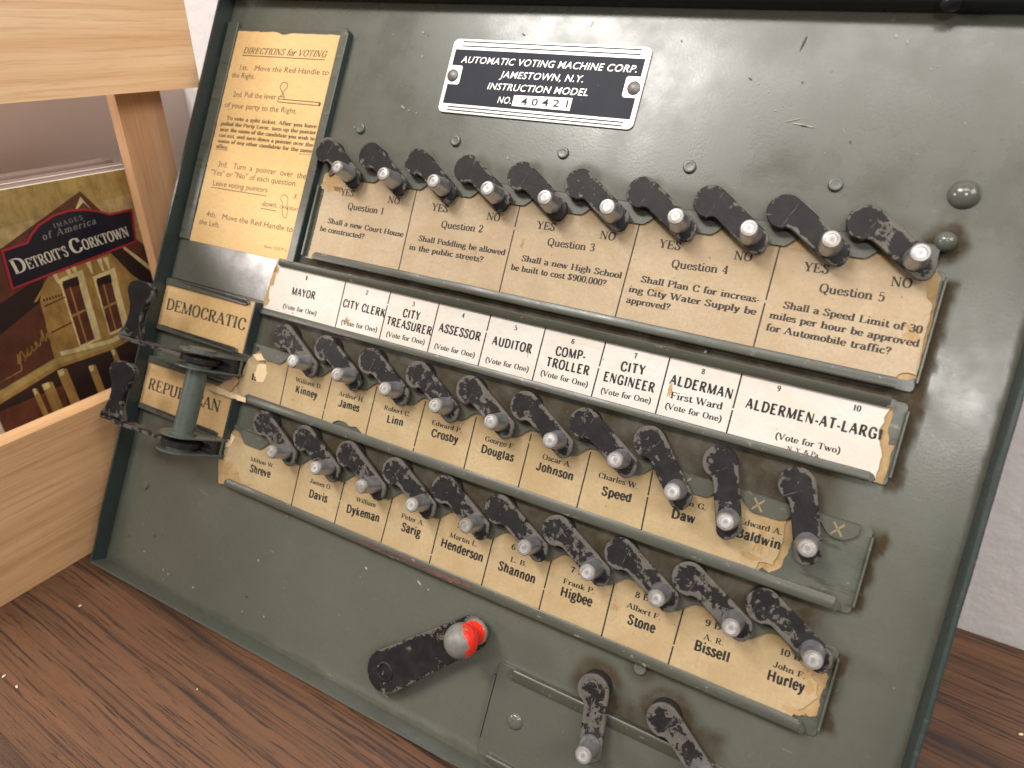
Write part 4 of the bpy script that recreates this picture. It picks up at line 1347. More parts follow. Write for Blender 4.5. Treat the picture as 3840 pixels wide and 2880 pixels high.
for k in range(80):
    u, v = rng.uniform(-2.3, 11.9), rng.choice([rng.uniform(-2.7, -.3), rng.uniform(-2.7, -1), rng.uniform(6.7, 9), rng.uniform(6.7, 9), rng.uniform(-2.7, 9)])
    r_ = rng.random() ** 3
    if rng.random() < .62:
        fleck(u, v, .010 + .022 * r_, .008 + .012 * r_, rng.uniform(0, 3), 1)
    else:
        fleck(u, v, .010 + .030 * r_, .007 + .010 * r_, rng.uniform(0, 3), 2)
for k in range(10):
    u, v = rng.uniform(-2.2, 11.8), rng.choice([rng.uniform(-2.7, -.4), rng.uniform(6.8, 8.9)])
    fleck(u, v, .05 + .16 * rng.random() ** 2, .0035, rng.uniform(-.5, .5) + rng.choice([0, 1.4]), 1 if rng.random() < .7 else 2)
for u, v, l, wd, a, mi in ((8.63, -2.42, .11, .016, 1.75, 2), (9.75, -2.55, .030, .016, 1.0, 1), (9.90, -2.48, .026, .014, 1.0, 1), (8.05, -1.87, .03, .010, .4, 2), (8.5, -1.45, .016, .013, 0, 1), (8.9, -1.28, .16, .012, .12, 1), (8.75, -1.33, .10, .008, -.35, 1), (8.93, -1.27, .05, .010, .1, 2),
                           (-1.25, 8.2, .035, .018, .3, 2), (-.8, 8.75, .02, .02, 0, 1), (-.65, 8.78, .02, .02, 0, 1), (4.9, 6.85, .05, .02, .4, 1), (5.1, 6.9, .02, .012, 0, 1), (1.3, -.55, .02, .01, 0, 1), (2.25, -1.0, .05, .016, .5, 1), (2.4, -.95, .03, .012, 0, 1)):
    fleck(u, v, l, wd, a, mi)
panel = part(b, 'front_panel', [M_PANEL, M_SPECK, M_NICK], smooth=True, edge=True)
panel.data.attributes['edge'].name = 'grime'

RT = .07
for nm, pl in (('left', [(U0 - .045, 8.35), (U0 - .045, V0 - .03), (U0, V0 - .03), (U0, 8.35)]),):
    pass
b = MB()   # left rim, chamfered near its foot
b.add([(U0 - .045, 2.9, -.34), (U0 - .045, -9.16, -.34), (U0 - .045, -9.16, .055), (U0 - .045, -8.45, .06), (U0 - .045, -8.2, .085), (U0 - .045, 2.9, .085),
       (U0, 2.9, -.34), (U0, -9.16, -.34), (U0, -9.16, .055), (U0, -8.45, .06), (U0, -8.2, .085), (U0, 2.9, .085)],
      [(0, 1, 2, 3, 4, 5), (11, 10, 9, 8, 7, 6)] + [(i, (i + 1) % 6, 6 + (i + 1) % 6, 6 + i) for i in range(6)])
part(b, 'rim', M_RIM_SHADE)
b = MB(); b.sweep([(-9.12, -.34), (-9.12, .05), (-9.125, .065), (-9.16, .065), (-9.165, .05), (-9.165, -.34)], U0, U1 + .05, nx=40, wob=.012)
part(b, 'rim', M_RIMLOW)
b = MB(); b.sweep([(2.87, -.34), (2.87, -.12), (2.93, -.12), (2.93, -.34)], U0, U1 + .05)
part(b, 'rim', M_RIM_SHADE)
b = MB()
prof = [(U1, -.34), (U1, .05), (U1 + .012, .085), (U1 + .05, .095), (U1 + .075, .07), (U1 + .08, -.34)]
b.sweep([(x, z) for x, z in prof], -2.9, 9.16, nx=60, wob=.010)
b.v = [(y, -x, z) for x, y, z in b.v]
part(b, 'rim', M_RIM_SHADE)
b = MB(); b.sweep([(2.855, -.118), (2.855, .02), (2.89, .05), (3.4, .05), (3.4, -.118)], U0, U1 + .08)
part(b, 'top_rail', M_BLACK)
b = MB(); b.lathe([(.13, 0), (.13, .02), (.10, .06), (.05, .085), (.005, .09)], 20, 'Z'); b.v = [(x, -z, y) for x, y, z in b.v]
part(b, 'screw', M_BLACK, loc=(10.27, 2.86, -.03), smooth=True)
b = MB()
b.box(U0 + .1, U1 - .1, -8.9, 2.6, -.40, -.345)
part(b, 'back_plate', M_RIM_SHADE)
INV = ROT.inverted()
for ux in (0.2, 9.4):
    a0 = Vector((ux, 1.2, -.40))
    wp = ROT @ a0
    foot = INV @ Vector((ux, wp.y + .95, -TZ + .01))
    b = MB()
    d = foot - a0
    for k, (q0, q1) in enumerate(((a0, foot),)):
        hx = .18
        n_ = Vector((0, -d.z, d.y)).normalized() * .04
        vs = []
        for q in (q0, q1):
            vs += [(q.x - hx, q.y - n_.y, q.z - n_.z), (q.x + hx, q.y - n_.y, q.z - n_.z), (q.x + hx, q.y + n_.y, q.z + n_.z), (q.x - hx, q.y + n_.y, q.z + n_.z)]
        b.add(vs, [(0, 1, 5, 4), (1, 2, 6, 5), (2, 3, 7, 6), (3, 0, 4, 7), (3, 2, 1, 0), (4, 5, 6, 7)])
    part(b, 'support_leg', M_RIM_SHADE)


# card holders -----------------------------------------------------------------
def holder(v0, v1, u0, lipu0, lip, toplip=None, tabs=None, uend=11.05):
    b = MB()
    b.prism(rrect(u0, uend, -v1 - .0, -v0, (.02, .06, .06, .02), 3), -.258, -.228, .008)
    b.box(uend - .012, uend + .018, -v1 + .12, -v0 - .1, -.258, -.150, 0, .006)       # right flange
    h = part(b, 'card_holder', M_HOLD)
    l = MB()
    a, c_ = lip
    l.sweep([(-c_ - .004, -.256), (-c_ - .004, -.146), (-c_ + .006, -.136), (-c_ + .018, -.133), (-a - .010, -.146), (-a, -.152), (-a, -.166), (-c_ + .026, -.154), (-c_ + .022, -.256)],
            lipu0, 10.83, nx=60, wob=.010)
    l.prism(rrect(lipu0 - .06, lipu0 + .03, -c_, -a - .012, (.05, 0, 0, .07), 3), -.172, -.146)
    l.prism(rrect(10.80, 10.90, -c_, -a - .008, (0, .05, .08, 0), 3), -.172, -.146)
    o = l.build('lip', M_LIP, h, smooth=True, angle=35)
    if toplip:
        a, c_ = toplip
        l = MB()
        l.sweep([(-a + .02, -.256), (-a + .02, -.140), (-a + .004, -.130), (-a - .03, -.132), (-c_ + .012, -.150), (-c_, -.158), (-c_, -.172), (-a - .006, -.156), (-a - .002, -.256)],
                lipu0 + .12, 10.83, nx=60, wob=.010)
        l.prism(rrect(10.80, 10.90, -c_ + .008, -a, (0, .07, .04, 0), 3), -.172, -.146)
        l.build('lip', M_LIP, h, smooth=True, angle=35)
    if tabs:
        top, hi, lo, ph, uu0, uu1 = tabs
        pts = []
        n = 260
        for i in range(n + 1):
            u = uu0 + (uu1 - uu0) * i / n
            k = (u - ph) % 1.0
            lobe = sst(0.0, .26, k) * (1 - sst(.60, .86, k))
            if uu1 - u < .20:
                lobe *= 1 - .62 * (1 - (uu1 - u) / .20) ** 2
            pts.append((u, -(hi + (lo - hi) * lobe)))
        l = MB()
        poly = [(uu1, -top), (uu0, -top)] + pts
        l.prism(poly, -.198, -.168, 0)
        l.sweep([(-top - .02, -.256), (-top - .02, -.172), (-top + .004, -.166), (-top + .012, -.176), (-top + .012, -.256)], uu0, uu1, nx=4)
        for i in range(1, 11):
            xu, xv = i + ph - int(ph) + .30, hi + (lo - hi) * .40
            if xu > uu1 - .1 or top < 1:
                continue
            for sgn in (1, -1):
                rule(l, xu - .065, xv - .080 * sgn, xu + .065, xv + .080 * sgn, .024, -.1662, 1)
        l.build('tab_strip', [M_TAB, M_XPAINT], h)
    return h


holder(.42, 1.99, .90, 1.19, (1.845, 1.985), None, (.12, .22, .42, .47, 1.05, 10.90))
holder(2.13, 3.22, .17, .27, (3.09, 3.21), (2.125, 2.24))
holder(3.79, 4.94, .10, .40, (4.765, 4.93), None, (3.79, 3.84, 4.035, .345, .30, 10.885))
holder(5.415, 6.61, .02, .40, (6.445, 6.60), None, (5.45, 5.50, 5.70, .36, .30, 10.95))

# raised guides round the directions card
b = MB()
b.prism(rrect(.575, .76, -2.14, 2.30, (.03, .03, .10, .03), 3), -.258, -.120, .012, 0, (), 1)  # sides take the darkened enamel, shade painted into their colour
part(b, 'card_guide', [M_HOLD, M_RIM_SHADE])
b = MB()
b.prism(rrect(-2.44, -2.15, -2.14, 2.36, .02, 2), -.258, -.175, .012)
part(b, 'card_guide', M_HOLD)
b = MB()
b.prism(rrect(-2.42, .54, -2.98, 2.28, .03, 2), -.258, -.224, .008)
part(b, 'cover_plate', M_TRAY)
b = MB()
b.box(.86, .905, -1.95, -.62, -.258, -.15, 0, .006)
part(b, 'card_guide', M_HOLD)

# party card holders
for v0, v1, top, bot in ((3.0, 4.10, (3.005, 3.135), (3.975, 4.09)), (4.66, 5.79, (4.67, 4.80), (5.665, 5.78))):
    b = MB()
    b.prism(rrect(-2.47, .17, -v1, -v0, .02, 2), -.258, -.212, .006)
    b.box(.145, .185, -v1 + .06, -(v0 + .02 if v0 < 4 else 4.92), -.258, -.03, 1, .006)  # flange in the darkened enamel, its shade put into the colour
    h = part(b, 'card_holder', [M_HOLD, M_RIM_SHADE])
    for (a, c_), e0, e1 in ((top, -2.46, -.10), (bot, -2.44, -.12)):
        l = MB()
        l.prism(rrect(e0, e1, -c_, -a, (.02, .10, .10, .02), 4), -.160, -.138, .008)
        l.build('lip', M_TRAY, h)

# name plate
b = MB()
b.prism(rrect(3.00, 6.53, .975, 2.25, .10, 4), -.255, -.232, .006)
f = P((3.075, -2.064), (6.455, -2.064), (6.455, -1.79), (6.26, -1.79), (6.23, -1.76), (6.23, -1.49), (6.26, -1.46), (6.455, -1.46), (6.455, -1.13), (3.075, -1.13), (3.075, -1.46), (3.27, -1.46), (3.30, -1.49), (3.30, -1.76), (3.27, -1.79), (3.075, -1.79))
f = f if area2(f) > 0 else f[::-1]
b.add([(x, y, -.2295) for x, y in f], [tuple(range(len(f)))], 1)
for v in (-2.200, -2.125, -1.078, -1.022):
    rule(b, 3.19, v, 6.36, v, .020, -.2295, 1)
b.add([(x, y, -.2270) for x, y in P((4.405, -1.18), (5.44, -1.18), (5.44, -1.385), (4.405, -1.355))], [(0, 1, 2, 3)], 0)
for r in TEXTS:
    if r[0] == 'PLATE':
        write(b, *r[1:], -.2268, 0)
    if r[0] == 'PLATE2':
        write(b, *r[1:], -.2245, 1)
plate = part(b, 'name_plate', [M_ALU, M_FIELD])
for u in (3.14, 6.39):
    r = MB(); r.lathe([(.105, 0), (.10, .02), (.07, .04), (.005, .048)], 18)
    r.build('rivet', plain('dull_rivet', (.17, .165, .16), .45, .5), plate, (u, 1.61, -.230), smooth=True)

# rivets and screws in the panel
for u, v in [(1.454, -.536), (3.505, -.51), (5.507, -.517), (7.529, -.528), (9.515, -.518), (8.703, 6.693), (-1.832, 7.284)]:
    r = MB(); r.lathe([(.098, -.02), (.095, .018), (.084, .036), (.074, .040), (.060, .037), (.005, .039)], 24)
    part(r, 'rivet', M_PANELR, loc=(u, -v, ZF), smooth=True, angle=35)
r = MB(); r.lathe([(.19, -.02), (.185, .01), (.15, .065), (.09, .10), (.04, .112), (.005, .115)], 28)
part(r, 'rivet', M_RIVET, loc=(11.0, .583, ZF), smooth=True, angle=60)
r = MB(); r.lathe([(.13, -.02), (.13, .07), (.11, .13), (.06, .165), (.005, .175)], 24)
part(r, 'screw', M_RIVET, loc=(10.935, -.053, ZF), smooth=True, angle=60)

# pointer levers ----------------------------------------------------------------
def lever_outline():
    pts = []
    R_ = .235
    for k in range(19):                       # head, from the straight upper edge round to the neck
        a = math.radians(90 + 218 * k / 18)
        pts.append((R_ * math.cos(a), R_ * math.sin(a)))
    pts += [(.165, -.150), (.195, -.122), (.235, -.108), (.30, -.106), (.55, -.106), (.80, -.106), (.93, -.104), (.985, -.082), (1.03, -.03), (1.045, .03), (1.02, .11), (.965, .19), (.93, .222), (.90, .235), (.6, .235), (.3, .235)]
    return pts


ol = lever_outline()
b = MB()
b.prism(ol, -.058, 0, .012, 0, rings=((.018, .9), (.06, 0.0)))
LEV = b.build('voting_lever', M_LEVER, edge=True, smooth=True, angle=30)
b = MB()
b.lathe([(.225, -.26), (.222, -.20), (.20, -.16), (.20, -.058)], 28)
HUB = b.build('hub', M_HUB_GAP, LEV, smooth=True, angle=40)
b = MB()
b.lathe([(.150, 0), (.150, .03), (.138, .05), (.122, .30), (.118, .338), (.104, .36), (.072, .362), (.066, .350), (.030, .352), (.004, .356)], 28,
        mis=[0, 0, 0, 0, 1, 1, 1, 1, 1, 1])
PIN = b.build('pin', [M_PIN, M_PINTOP], LEV, (.755, .063, 0), smooth=True, angle=40)
LEV.parent = machine
first = True


def put_lever(u, v, ang, wear):
    global first
    if first:
        o, ch = LEV, []
        first = False
    else:
        o = LEV.copy()
        col.objects.link(o)
        for c_ in (HUB, PIN):
            k = c_.copy()
            col.objects.link(k)
            k.parent = o
    o.parent = machine
    o.location = (Vector((u, -v, 0)) - BASE) * S
    o.rotation_euler = (0, 0, -math.radians(ang))
    o.color = (wear, wear, wear, 1)


for i, (u, v) in enumerate(QH):
    put_lever(u, v, 34.5 + rng.uniform(-1.2, 1.2), [.45, .28, .25, .22, .25, .42, .30, .24, .25, .55][i])
for i, (u, v) in enumerate(AH):
    put_lever(u, v, [32.5 + rng.uniform(-1, 1), 49.5, 72, 71.5][max(0, i - 6)], [.62, .45, .42, .45, .60, .50, .48, .55, .50, .48][i])
for i, (u, v) in enumerate(BH):
    put_lever(u, v, 30.3 + rng.uniform(-1, 1), [.62, .50, .58, .55, .55, .60, .62, .58, .60, .58][i])
put_lever(CH[0][0], CH[0][1], 82.3, .80)
put_lever(CH[1][0], CH[1][1], 38.5, .72)

# party levers with their brackets ----------------------------------------------
AX = (-.36, .43)        # pivot axis: u, height above the lever plane
for va, vb, vl in ((4.17, 4.47, 4.32), (5.77, 6.07, 5.92)):
    b = MB()
    pts = [(.15, -.256), (.15, -.06)]
    for k in range(15):
        a = math.radians(38 + 200 * k / 14)
        pts.append((AX[0] + .40 * math.cos(a), AX[1] + .40 * math.sin(a)))
    pts += [(-.35, -.256)]
    for v in (va, vb):
        q = MB()
        q.prism(pts, v - .016, v + .016, .006)
        b.add([(x, -z, y) for x, y, z in q.v], q.f)
        b.lathe([(.24, -.03), (.24, .03)], 20, 'Y', (AX[0], -(v - .03 if v == va else v - .035), AX[1]))
    b.box(.135, .155, -vb - .016, -va + .016, -.10, -.055)
    b.box(-.40, .10, -vb + .01, -va - .01, -.256, .12, 1)  # black block added as the shade in the gap between the plates
    part(b, 'bracket', [M_DARKGREEN, M_HUB_GAP])
    # lever: flat bar in the swing plane with an upturned paddle
    b = MB()
    d = Vector((-.80, .135)).normalized()
    n_ = Vector((-d.y, d.x))
    p0, p1 = Vector(AX) - d * .05, Vector(AX) + d * 1.50
    bar = [p0 + n_ * .20, p0 - n_ * .20, p1 - n_ * .15, p1 + n_ * .15]
    q = MB(); q.prism([tuple(x) for x in bar], vl - .035, vl + .035, .008, rings=((.03, .6),))
    b.add([(x, -z, y) for x, y, z in q.v], q.f, 0, q.e)
    q = MB(); q.lathe([(.35, vl - .05), (.35, vl + .05)], 24, 'Z', (AX[0], AX[1], 0))
    b.add([(x, -z, y) for x, y, z in q.v], q.f, 0, q.e)
    lv = part(b, 'party_lever', M_LEVER, smooth=True, angle=30, edge=True)
    lv.color = (.34, .34, .34, 1)
    k = MB()
    half = [(.0, .185), (.06, .20), (.14, .185), (.24, .145), (.38, .110), (.55, .105), (.70, .125), (.82, .170), (.92, .205), (1.0, .215), (1.08, .20), (1.14, .155), (1.175, .08)]
    ol2 = [(x, y) for y, x in half] + [(-x, y) for y, x in half[::-1]]
    ol2 = [(x * 1.42, y) for x, y in ol2]
    k.prism(ol2, -.06, .06, .018, rings=((.03, .45), (.07, 0)))
    for i in range(len(k.v)):        # bare metal where the foot is gripped
        k.e[i] = max(k.e[i], 1.3 * (1 - sst(.05, .34, k.v[i][1])))
    wv = d          # width direction in (u, height)
    nv = Vector((-wv.y, wv.x))
    if nv.y < 0:
        nv = -nv
    pc = p1 + d * .12
    k.v = [(pc.x + x * wv.x + z * nv.x, y - vl - .03, pc.y + x * wv.y + z * nv.y) for x, y, z in k.v]
    hd = k.build('handle', M_LEVER, lv, smooth=True, angle=30, edge=True)
    hd.color = (.20, .20, .20, 1)
b = MB()
b.lathe([(.19, -5.75), (.19, -4.49)], 28, 'Y', (AX[0], 0, AX[1]))
part(b, 'spacer_tube', M_DARKGREEN, smooth=True)

# red-knobbed handle ---------------------------------------------------------------
c0, c1 = Vector((4.826, -8.366)), Vector((6.145, -7.144))
d = (c1 - c0).normalized()
a0 = math.atan2(d.y, d.x)
pts = [(c0.x + .36 * math.cos(a0 + math.radians(90 + 180 * k / 14)), c0.y + .36 * math.sin(a0 + math.radians(90 + 180 * k / 14))) for k in range(15)]
pts += [(c1.x + .262 * math.cos(a0 + math.radians(-90 + 180 * k / 14)), c1.y + .262 * math.sin(a0 + math.radians(-90 + 180 * k / 14))) for k in range(15)]
b = MB()
b.prism(pts, -.06, 0, .016, rings=((.02, .35), (.07, 0)))
b.lathe([(.21, -.26), (.21, -.06)], 24, 'Z', (c0.x, c0.y, 0))
b.lathe([(.17, -.004), (.165, .012), (.145, .022), (.125, .020), (.11, .002), (.09, -.002 + .004), (.05, .010), (.004, .012)], 20, 'Z', (c0.x - .01, c0.y - .0, 0), edge=[.0, .3, .55, .45, .0, .1, .6, .7])
b.lathe([(.275, -.002), (.27, .006), (.20, .008)], 26, 'Z', (c1.x, c1.y, 0), edge=[.5, .7, .9])
rh = part(b, 'red_handle', M_LEVER, smooth=True, angle=30, edge=True)
rh.color = (.32, .32, .32, 1)
b = MB()
prof = [(.21, 0), (.205, .03), (.185, .05), (.165, .07), (.145, .17), (.140, .245)]
ee = [1, .9, .4, .05, 0, 0]
for k in range(1, 15):
    a = math.radians(-62 + (90 + 62) * k / 14)
    prof.append((max(.004, .262 * math.cos(a)), .48 + .262 * math.sin(a)))
    ee.append(.02 + .48 * sst(-.3, .9, math.sin(a)))
b.lathe(prof, 32, edge=ee)
for i in range(len(b.v)):       # paint worn away on the side the hand grips
    x, y, z = b.v[i]
    if z > .22:
        b.e[i] = max(0.0, min(1.0, .42 - 1.25 * (x * .80 + y * .25 - .02) + .55 * (z - .47)))
b.build('knob', M_RED, rh, (c1.x + .055, c1.y + .045, .004), smooth=True, angle=60, edge=True)

# lower number tray -------------------------------------------------------------
b = MB()
b.prism(P((6.64, 8.90), (6.70, 8.98), (11.3, 8.98), (11.3, 7.50), (6.70, 7.47), (6.64, 7.52)), -.258, -.205, .010)
b.box(6.605, 6.632, -8.72, -7.70, -.258, -.195, 0, .004)
tray = part(b, 'card_holder', M_TRAY)
l = MB()
l.sweep([(-7.47, -.23), (-7.47, -.150), (-7.485, -.138), (-7.51, -.135), (-7.62, -.160), (-7.645, -.172), (-7.645, -.19), (-7.50, -.165), (-7.50, -.23)], 6.92, 9.98, nx=40, wob=.008)
l.prism(rrect(6.84, 6.93, -7.62, -7.49, (.08, 0, 0, .05), 4), -.18, -.150)
l.build('lip', M_LIP, tray, smooth=True, angle=35)
l = MB()
l.sweep([(-8.89, -.20), (-8.89, -.155), (-8.91, -.138), (-8.97, -.135), (-9.0, -.15), (-9.0, -.20)], 6.83, 11.2, nx=40, wob=.008)
l.build('lip', M_LIP, tray, smooth=True, angle=35)
r = MB(); r.lathe([(.13, 0), (.125, .015), (.09, .04), (.035, .05), (.03, .042), (.004, .042)], 22)
r.build('rivet', M_RIVET, tray, (7.118, -8.231, -.206), smooth=True, angle=50)

# rust scrape along the lowest lip
b = MB()
for seed, (ua, ub, wd) in enumerate(((3.55, 4.25, .05), (4.2, 5.0, .045), (4.95, 5.95, .075), (3.5, 5.2, .02))):
    n = 30
    tp, bt = [], []
    for i in range(n + 1):
        u = ua + (ub - ua) * i / n
        k = math.sin(math.pi * i / n) ** .6
        cv = 6.53 + .03 * noise.noise((u * 2, seed, 0))
        tp.append((u, -(cv - wd * k * (.5 + noise.noise((u * 9, seed, 1)))), -.1275))
        bt.append((u, -(cv + wd * k * (.5 + noise.noise((u * 9, seed, 5)))), -.1275))
    b.add(tp + bt, [(i, i + n + 1, i + n + 2, i + 1) for i in range(n)])
part(b, 'rust_mark', M_RUST)


# ------------------------------------------------------------------ the cards
def card(name, mats, center, label, cat, group=None):
    return dict(name=name, mats=mats, c=center, label=label, cat=cat, group=group, mb=MB())


def poly(cd, pts, z0, z1, mi):
    u, v = cd['c']
    cd['mb'].prism([(x - u, -(y - v)) for x, y in pts], z0, z1, 0, mi)


def finish(cd):
    u, v = cd['c']
    o = cd['mb'].build(cd['name'], cd['mats'])
    mw_ = PR.copy()
    mw_.translation = W((u, -v, 0))
    o.matrix_world = mw_
    tag(o, cd['label'], cd['cat'], cd['group'])
    return o


def ink(cd, key, z, mi):
    u, v = cd['c']
    for r in TEXTS:
        if r[0] == key:
            write(cd['mb'], *r[1:], z, mi, (u, -v))


def flake(cd, cx, cy, rx, ry):
    """a spot where the printed skin of the card has peeled, ragged all round, with a darker crease"""
    u, v = cd['c']
    n = 44
    pl = []
    for k in range(n):
        a = 2 * math.pi * k / n
        q = 1 + .75 * noise.noise((math.cos(a) * 1.6 + cx * 3, math.sin(a) * 1.6 + cy * 3, 0)) + .45 * noise.noise((math.cos(a) * 5, math.sin(a) * 5, cx * 7))
        pl.append((cx + rx * math.cos(a) * max(.25, q), cy + ry * math.sin(a) * max(.25, q)))
    cd['mb'].add([(x - u, -(y - v), ZI - .0006) for x, y in pl], [tuple(reversed(range(n)))], 2)


def lines(cd, L, w_, z, mi):
    u, v = cd['c']
    for k, q in enumerate(L):
        g0 = .12 + .76 * rng.random()
        rule(cd['mb'], *q, w_, z, mi, (u, -v), gaps=((g0, g0 + .03),) if k % 2 else ())


Z1 = -.200
ZI = -.1988
# directions
cd = card('directions_card', [M_YEL, M_INK_Y], (-.8, 0), 'tall yellowed paper card of voting directions in the upper left holder', 'card')
poly(cd, ragged([(-2.13, -2.19), (-2.13, 2.15), (.535, 2.13), (.52, -2.2), (-.7, -2.185), (-.9, -2.15), (-1.1, -2.20)], .012, .06, 1, keep=(1,)), -.222, Z1, 0)
ink(cd, 'DIR', ZI, 1)
o_ = (-.8, 0)
for q in ((-1.867, -1.705, .283, -1.719, .016), (-1.869, 1.005, -.364, .985, .014), (-.427, 1.238, -.023, 1.235, .014), (-1.996, .227, -1.667, .224, .010), (.20, .089, .50, .081, .010),
          (-.641, -.905, .414, -.912, .016), (-.641, -.845, .414, -.852, .016), (-.641, -.84, -.641, -.96, .014), (.414, -.845, .414, -.915, .05), (-.641, -.95, -.50, -.955, .014), (-.50, -.95, -.50, -.9, .014)):
    rule(cd['mb'], *q[:4], q[4], ZI, 1, (-.8, 0))
kb = catmull([(-.61, -.96), (-.555, -1.0), (-.60, -1.06), (-.665, -1.14), (-.63, -1.22), (-.573, -1.235), (-.515, -1.22), (-.48, -1.14), (-.545, -1.06), (-.535, -1.0), (-.50, -.96)], False, 4)
for i in range(len(kb) - 1):
    rule(cd['mb'], *kb[i], *kb[i + 1], .015, ZI, 1, (-.8, 0))
pt = catmull([(.10, .90), (.03, .93), (.02, 1.0), (.08, 1.05), (.12, 1.2), (.17, 1.30), (.24, 1.33), (.27, 1.27), (.20, 1.05), (.19, .95)], True, 3)
for i in range(len(pt)):
    rule(cd['mb'], *pt[i], *pt[(i + 1) % len(pt)], .012, ZI, 1, (-.8, 0))
finish(cd)

# questions
cd = card('question_card', [M_TANQ, M_INK_Q, M_KRAFT], (6, 1.2), 'wide buff card strip printed with five yes or no questions, top slot', 'card')
poly(cd, [(.93, .40)] + ragged([(.93, .40), (.93, .66), (1.01, .68), (1.0, 1.975)], .012, .05, 3, keep=(3,))[1:] + ragged([(10.80, 1.975), (10.83, 1.80), (10.92, 1.755), (11.03, 1.77), (11.0, 1.2), (10.985, .85), (10.90, .78), (10.86, .60), (10.80, .5), (10.70, .36), (10.55, .35), (10.45, .26), (1.3, .22)], .02, .05, 5, keep=(11, 12)), -.222, Z1, 0)
poly(cd, ragged([(10.70, 1.975), (10.86, 1.86), (10.95, 1.84), (11.045, 1.80), (11.04, 1.2), (11.0, .50), (10.85, .30), (10.5, .24), (9.0, .24)], .03, .05, 7, keep=(7, 8)), -.2255, -.2215, 2)
# scuffed and peeled spots
u_, v_ = cd['c']
for cx, cy, rx, ry in ((1.15, .52, .20, .16), (1.33, .63, .12, .05), (9.3, .36, .22, .06), (10.45, .37, .2, .06), (10.87, 1.27, .10, .09), (10.78, 1.17, .05, .03), (5.23, 1.03, .03, .08), (7.55, 1.33, .09, .03)):
    flake(cd, cx, cy, rx, ry)
ink(cd, 'Q', ZI, 1)
lines(cd, [(3.006, .36, 3.04, 1.85), (5.022, .36, 5.042, 1.85), (7.03, .36, 7.03, 1.85), (9.04, .36, 9.05, 1.85)], .022, ZI, 1)
finish(cd)

# offices
cd = card('office_card', [M_WHITE, M_INK_W, M_KRAFT], (5.5, 2.7), 'long white card strip naming the city offices from mayor to aldermen', 'card')
poly(cd, ragged([(.33, 2.16), (.30, 2.5), (.245, 2.95), (.22, 3.2)], .02, .05, 9, keep=(3,))[:-1] + ragged([(.22, 3.2), (10.915, 3.2), (10.905, 2.86), (10.85, 2.73), (10.79, 2.55), (10.845, 2.26), (10.85, 2.16), (.33, 2.16)], .025, .05, 11, keep=(0, 5, 6, 7)), -.222, Z1, 0)
poly(cd, ragged([(.27, 2.17), (.28, 2.4), (.22, 2.6), (.18, 2.9), (.19, 3.2), (11.0, 3.2), (11.015, 2.69), (10.94, 2.70), (10.90, 2.55), (10.90, 2.17)], .03, .06, 13, keep=(4, 9)), -.2255, -.2215, 2)
u_, v_ = cd['c']
for cx, cy, rx, ry in ((8.10, 2.70, .035, .10), (2.21, 2.92, .05, .06), (.30, 2.45, .045, .2), (.27, 2.95, .05, .11), (5.80, 2.62, .02, .09), (.34, 2.33, .05, .07)):
    flake(cd, cx, cy, rx, ry)
ink(cd, 'O', ZI, 1)
lines(cd, [(1.99, 2.2, 2.0, 3.12), (2.99, 2.2, 2.992, 3.12), (4.0, 2.2, 4.005, 3.12), (4.997, 2.2, 4.998, 3.12), (5.983, 2.2, 5.985, 3.12), (6.986, 2.2, 6.984, 3.12), (7.979, 2.2, 7.985, 3.12), (8.998, 2.2, 9.005, 3.12)], .022, ZI, 1)
finish(cd)

# candidates, upper row
GR = 'candidate name strips'
cd = card('candidate_card', [M_TAN, M_INK_T, M_KRAFT, M_PALE], (5, 4.4), 'tan candidate strip with a torn curled left end, from Kinney to Baldwin', 'card', GR)
left = ragged([(.30, 3.98), (.18, 4.08), (.10, 4.30), (-.05, 4.55), (-.10, 4.70), (-.40, 4.82), (-.40, 4.885), (.10, 4.93)], .035, .05, 15, keep=(7,))[:-1]
poly(cd, left + ragged([(.10, 4.93), (2.40, 4.93), (2.46, 4.745), (2.55, 4.69), (2.72, 4.685), (2.80, 4.72), (2.98, 4.70), (3.10, 4.76), (3.14, 4.93), (9.80, 4.93), (9.84, 4.66), (10.02, 4.645), (10.06, 4.30), (10.02, 4.02), (9.9, 3.82), (.5, 3.82)], .022, .05, 17, keep=(0, 8, 9, 14, 15)), -.222, Z1, 0)
poly(cd, ragged([(9.6, 4.93), (9.82, 4.80), (9.90, 4.72), (10.0, 4.76), (10.13, 4.60), (10.17, 4.34), (10.14, 4.05), (10.0, 3.84), (9.6, 3.84)], .035, .04, 19, keep=(7, 8)), -.2255, -.2215, 2)
poly(cd, ragged([(-.62, 4.90), (-.50, 4.80), (-.1, 4.83), (.40, 4.84), (.42, 4.93), (.0, 4.935), (-.4, 4.94)], .012, .05, 20), -.126, -.118, 3)
u_, v_ = cd['c']
poly(cd, ragged([(-.58, 4.905), (-.30, 4.76), (-.12, 4.62), (.02, 4.46), (.12, 4.60), (.0, 4.80), (-.3, 4.86)], .03, .05, 22), -.134, -.127, 2)
poly(cd, ragged([(.24, 4.02), (.55, 3.93), (1.12, 3.93), (.70, 4.02), (.40, 4.10)], .02, .05, 24), -.199, -.191, 3)
poly(cd, ragged([(.44, 4.16), (.62, 4.12), (.70, 4.28), (.66, 4.46), (.50, 4.50), (.40, 4.36)], .02, .04, 25), -.199, -.195, 3)
for cx, cy, rx, ry in ((9.78, 4.35, .06, .22), (9.72, 4.62, .14, .05), (5.20, 4.56, .03, .06), (9.95, 4.1, .06, .12)):
    flake(cd, cx, cy, rx, ry)
ink(cd, 'A', ZI, 1)
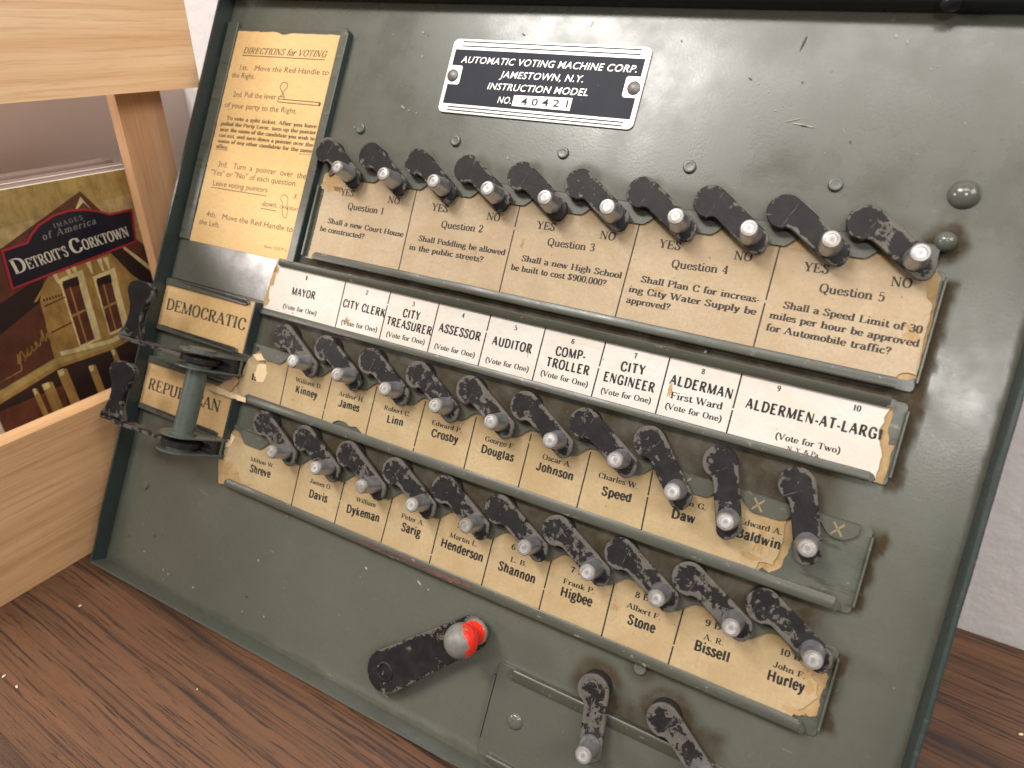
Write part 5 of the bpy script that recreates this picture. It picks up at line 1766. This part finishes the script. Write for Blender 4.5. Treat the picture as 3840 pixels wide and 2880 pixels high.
lines(cd, [(1.151, 3.9, 1.184, 4.80), (2.197, 3.9, 2.201, 4.80), (3.187, 3.9, 3.196, 4.80), (4.206, 3.9, 4.203, 4.80), (5.198, 3.9, 5.21, 4.80), (6.197, 3.9, 6.208, 4.80), (7.195, 3.9, 7.206, 4.80), (8.16, 3.9, 8.222, 4.80)], .022, ZI, 1)
finish(cd)

# candidates, lower row
cd = card('candidate_card', [M_TAN, M_INK_T, M_KRAFT, M_PALE], (5, 6.0), 'tan candidate strip in the lowest slot, from Shreve to Hurley', 'card', GR)
left = ragged([(.05, 5.66), (.0, 5.72), (.10, 6.0), (.16, 6.2), (.20, 6.60)], .03, .05, 27, keep=(4,))[:-1]
poly(cd, left + ragged([(.20, 6.6), (10.66, 6.6), (10.74, 6.40), (10.82, 6.30), (10.95, 6.10), (10.90, 5.92), (10.72, 5.80), (10.58, 5.72), (10.4, 5.48), (.30, 5.48)], .022, .05, 29, keep=(0, 8, 9)), -.222, Z1, 0)
poly(cd, ragged([(10.5, 6.6), (10.76, 6.42), (10.99, 6.34), (10.98, 6.1), (11.01, 5.80), (10.9, 5.72), (10.7, 5.62), (10.3, 5.5)], .035, .04, 31, keep=(7,)), -.2255, -.2215, 2)
poly(cd, ragged([(.02, 6.18), (.30, 6.12), (.50, 6.20), (.70, 6.42), (.95, 6.40), (.60, 6.58), (.16, 6.62), (.08, 6.4)], .035, .05, 33), -.205, -.194, 2)
poly(cd, ragged([(.0, 5.70), (.16, 5.60), (.28, 5.66), (.22, 5.84), (.06, 5.92)], .02, .04, 35), -.203, -.194, 3)
u_, v_ = cd['c']
for cx, cy, rx, ry in ((10.84, 6.0, .05, .10), (10.70, 6.38, .16, .04), (8.14, 5.98, .09, .05), (4.5, 6.02, .1, .03), (.3, 5.66, .2, .03), (10.75, 5.86, .08, .07)):
    flake(cd, cx, cy, rx, ry)
ink(cd, 'B', ZI, 1)
lines(cd, [(1.97, 5.6, 1.99, 6.48), (3.004, 5.6, 3.006, 6.48), (4.04, 5.6, 4.027, 6.48), (5.015, 5.55, 5.024, 6.48), (6.016, 5.55, 6.02, 6.48), (7.029, 5.55, 7.038, 6.48), (8.04, 5.55, 8.06, 6.48), (9.068, 5.55, 9.064, 6.48)], .022, ZI, 1)
finish(cd)

# party cards
for key, cv, top, bot, lab in (('DEM', 3.5, 3.03, 4.06, 'brown card printed DEMOCRATIC in the upper party holder'),
                               ('REP', 5.2, 4.70, 5.75, 'brown card printed REPUBLICAN, half hidden behind the green tube')):
    cd = card('party_card', [M_PARTY, M_INK_P], (-1.2, cv), lab, 'card', 'party name cards')
    poly(cd, ragged([(-2.47, top), (-2.47, bot), (.10, bot), (.085, top + .1), (.03, top + .04), (.0, top)], .014, .06, 41, keep=(0, 1)), -.205, -.184, 0)
    ink(cd, key, -.1825, 1)
    finish(cd)
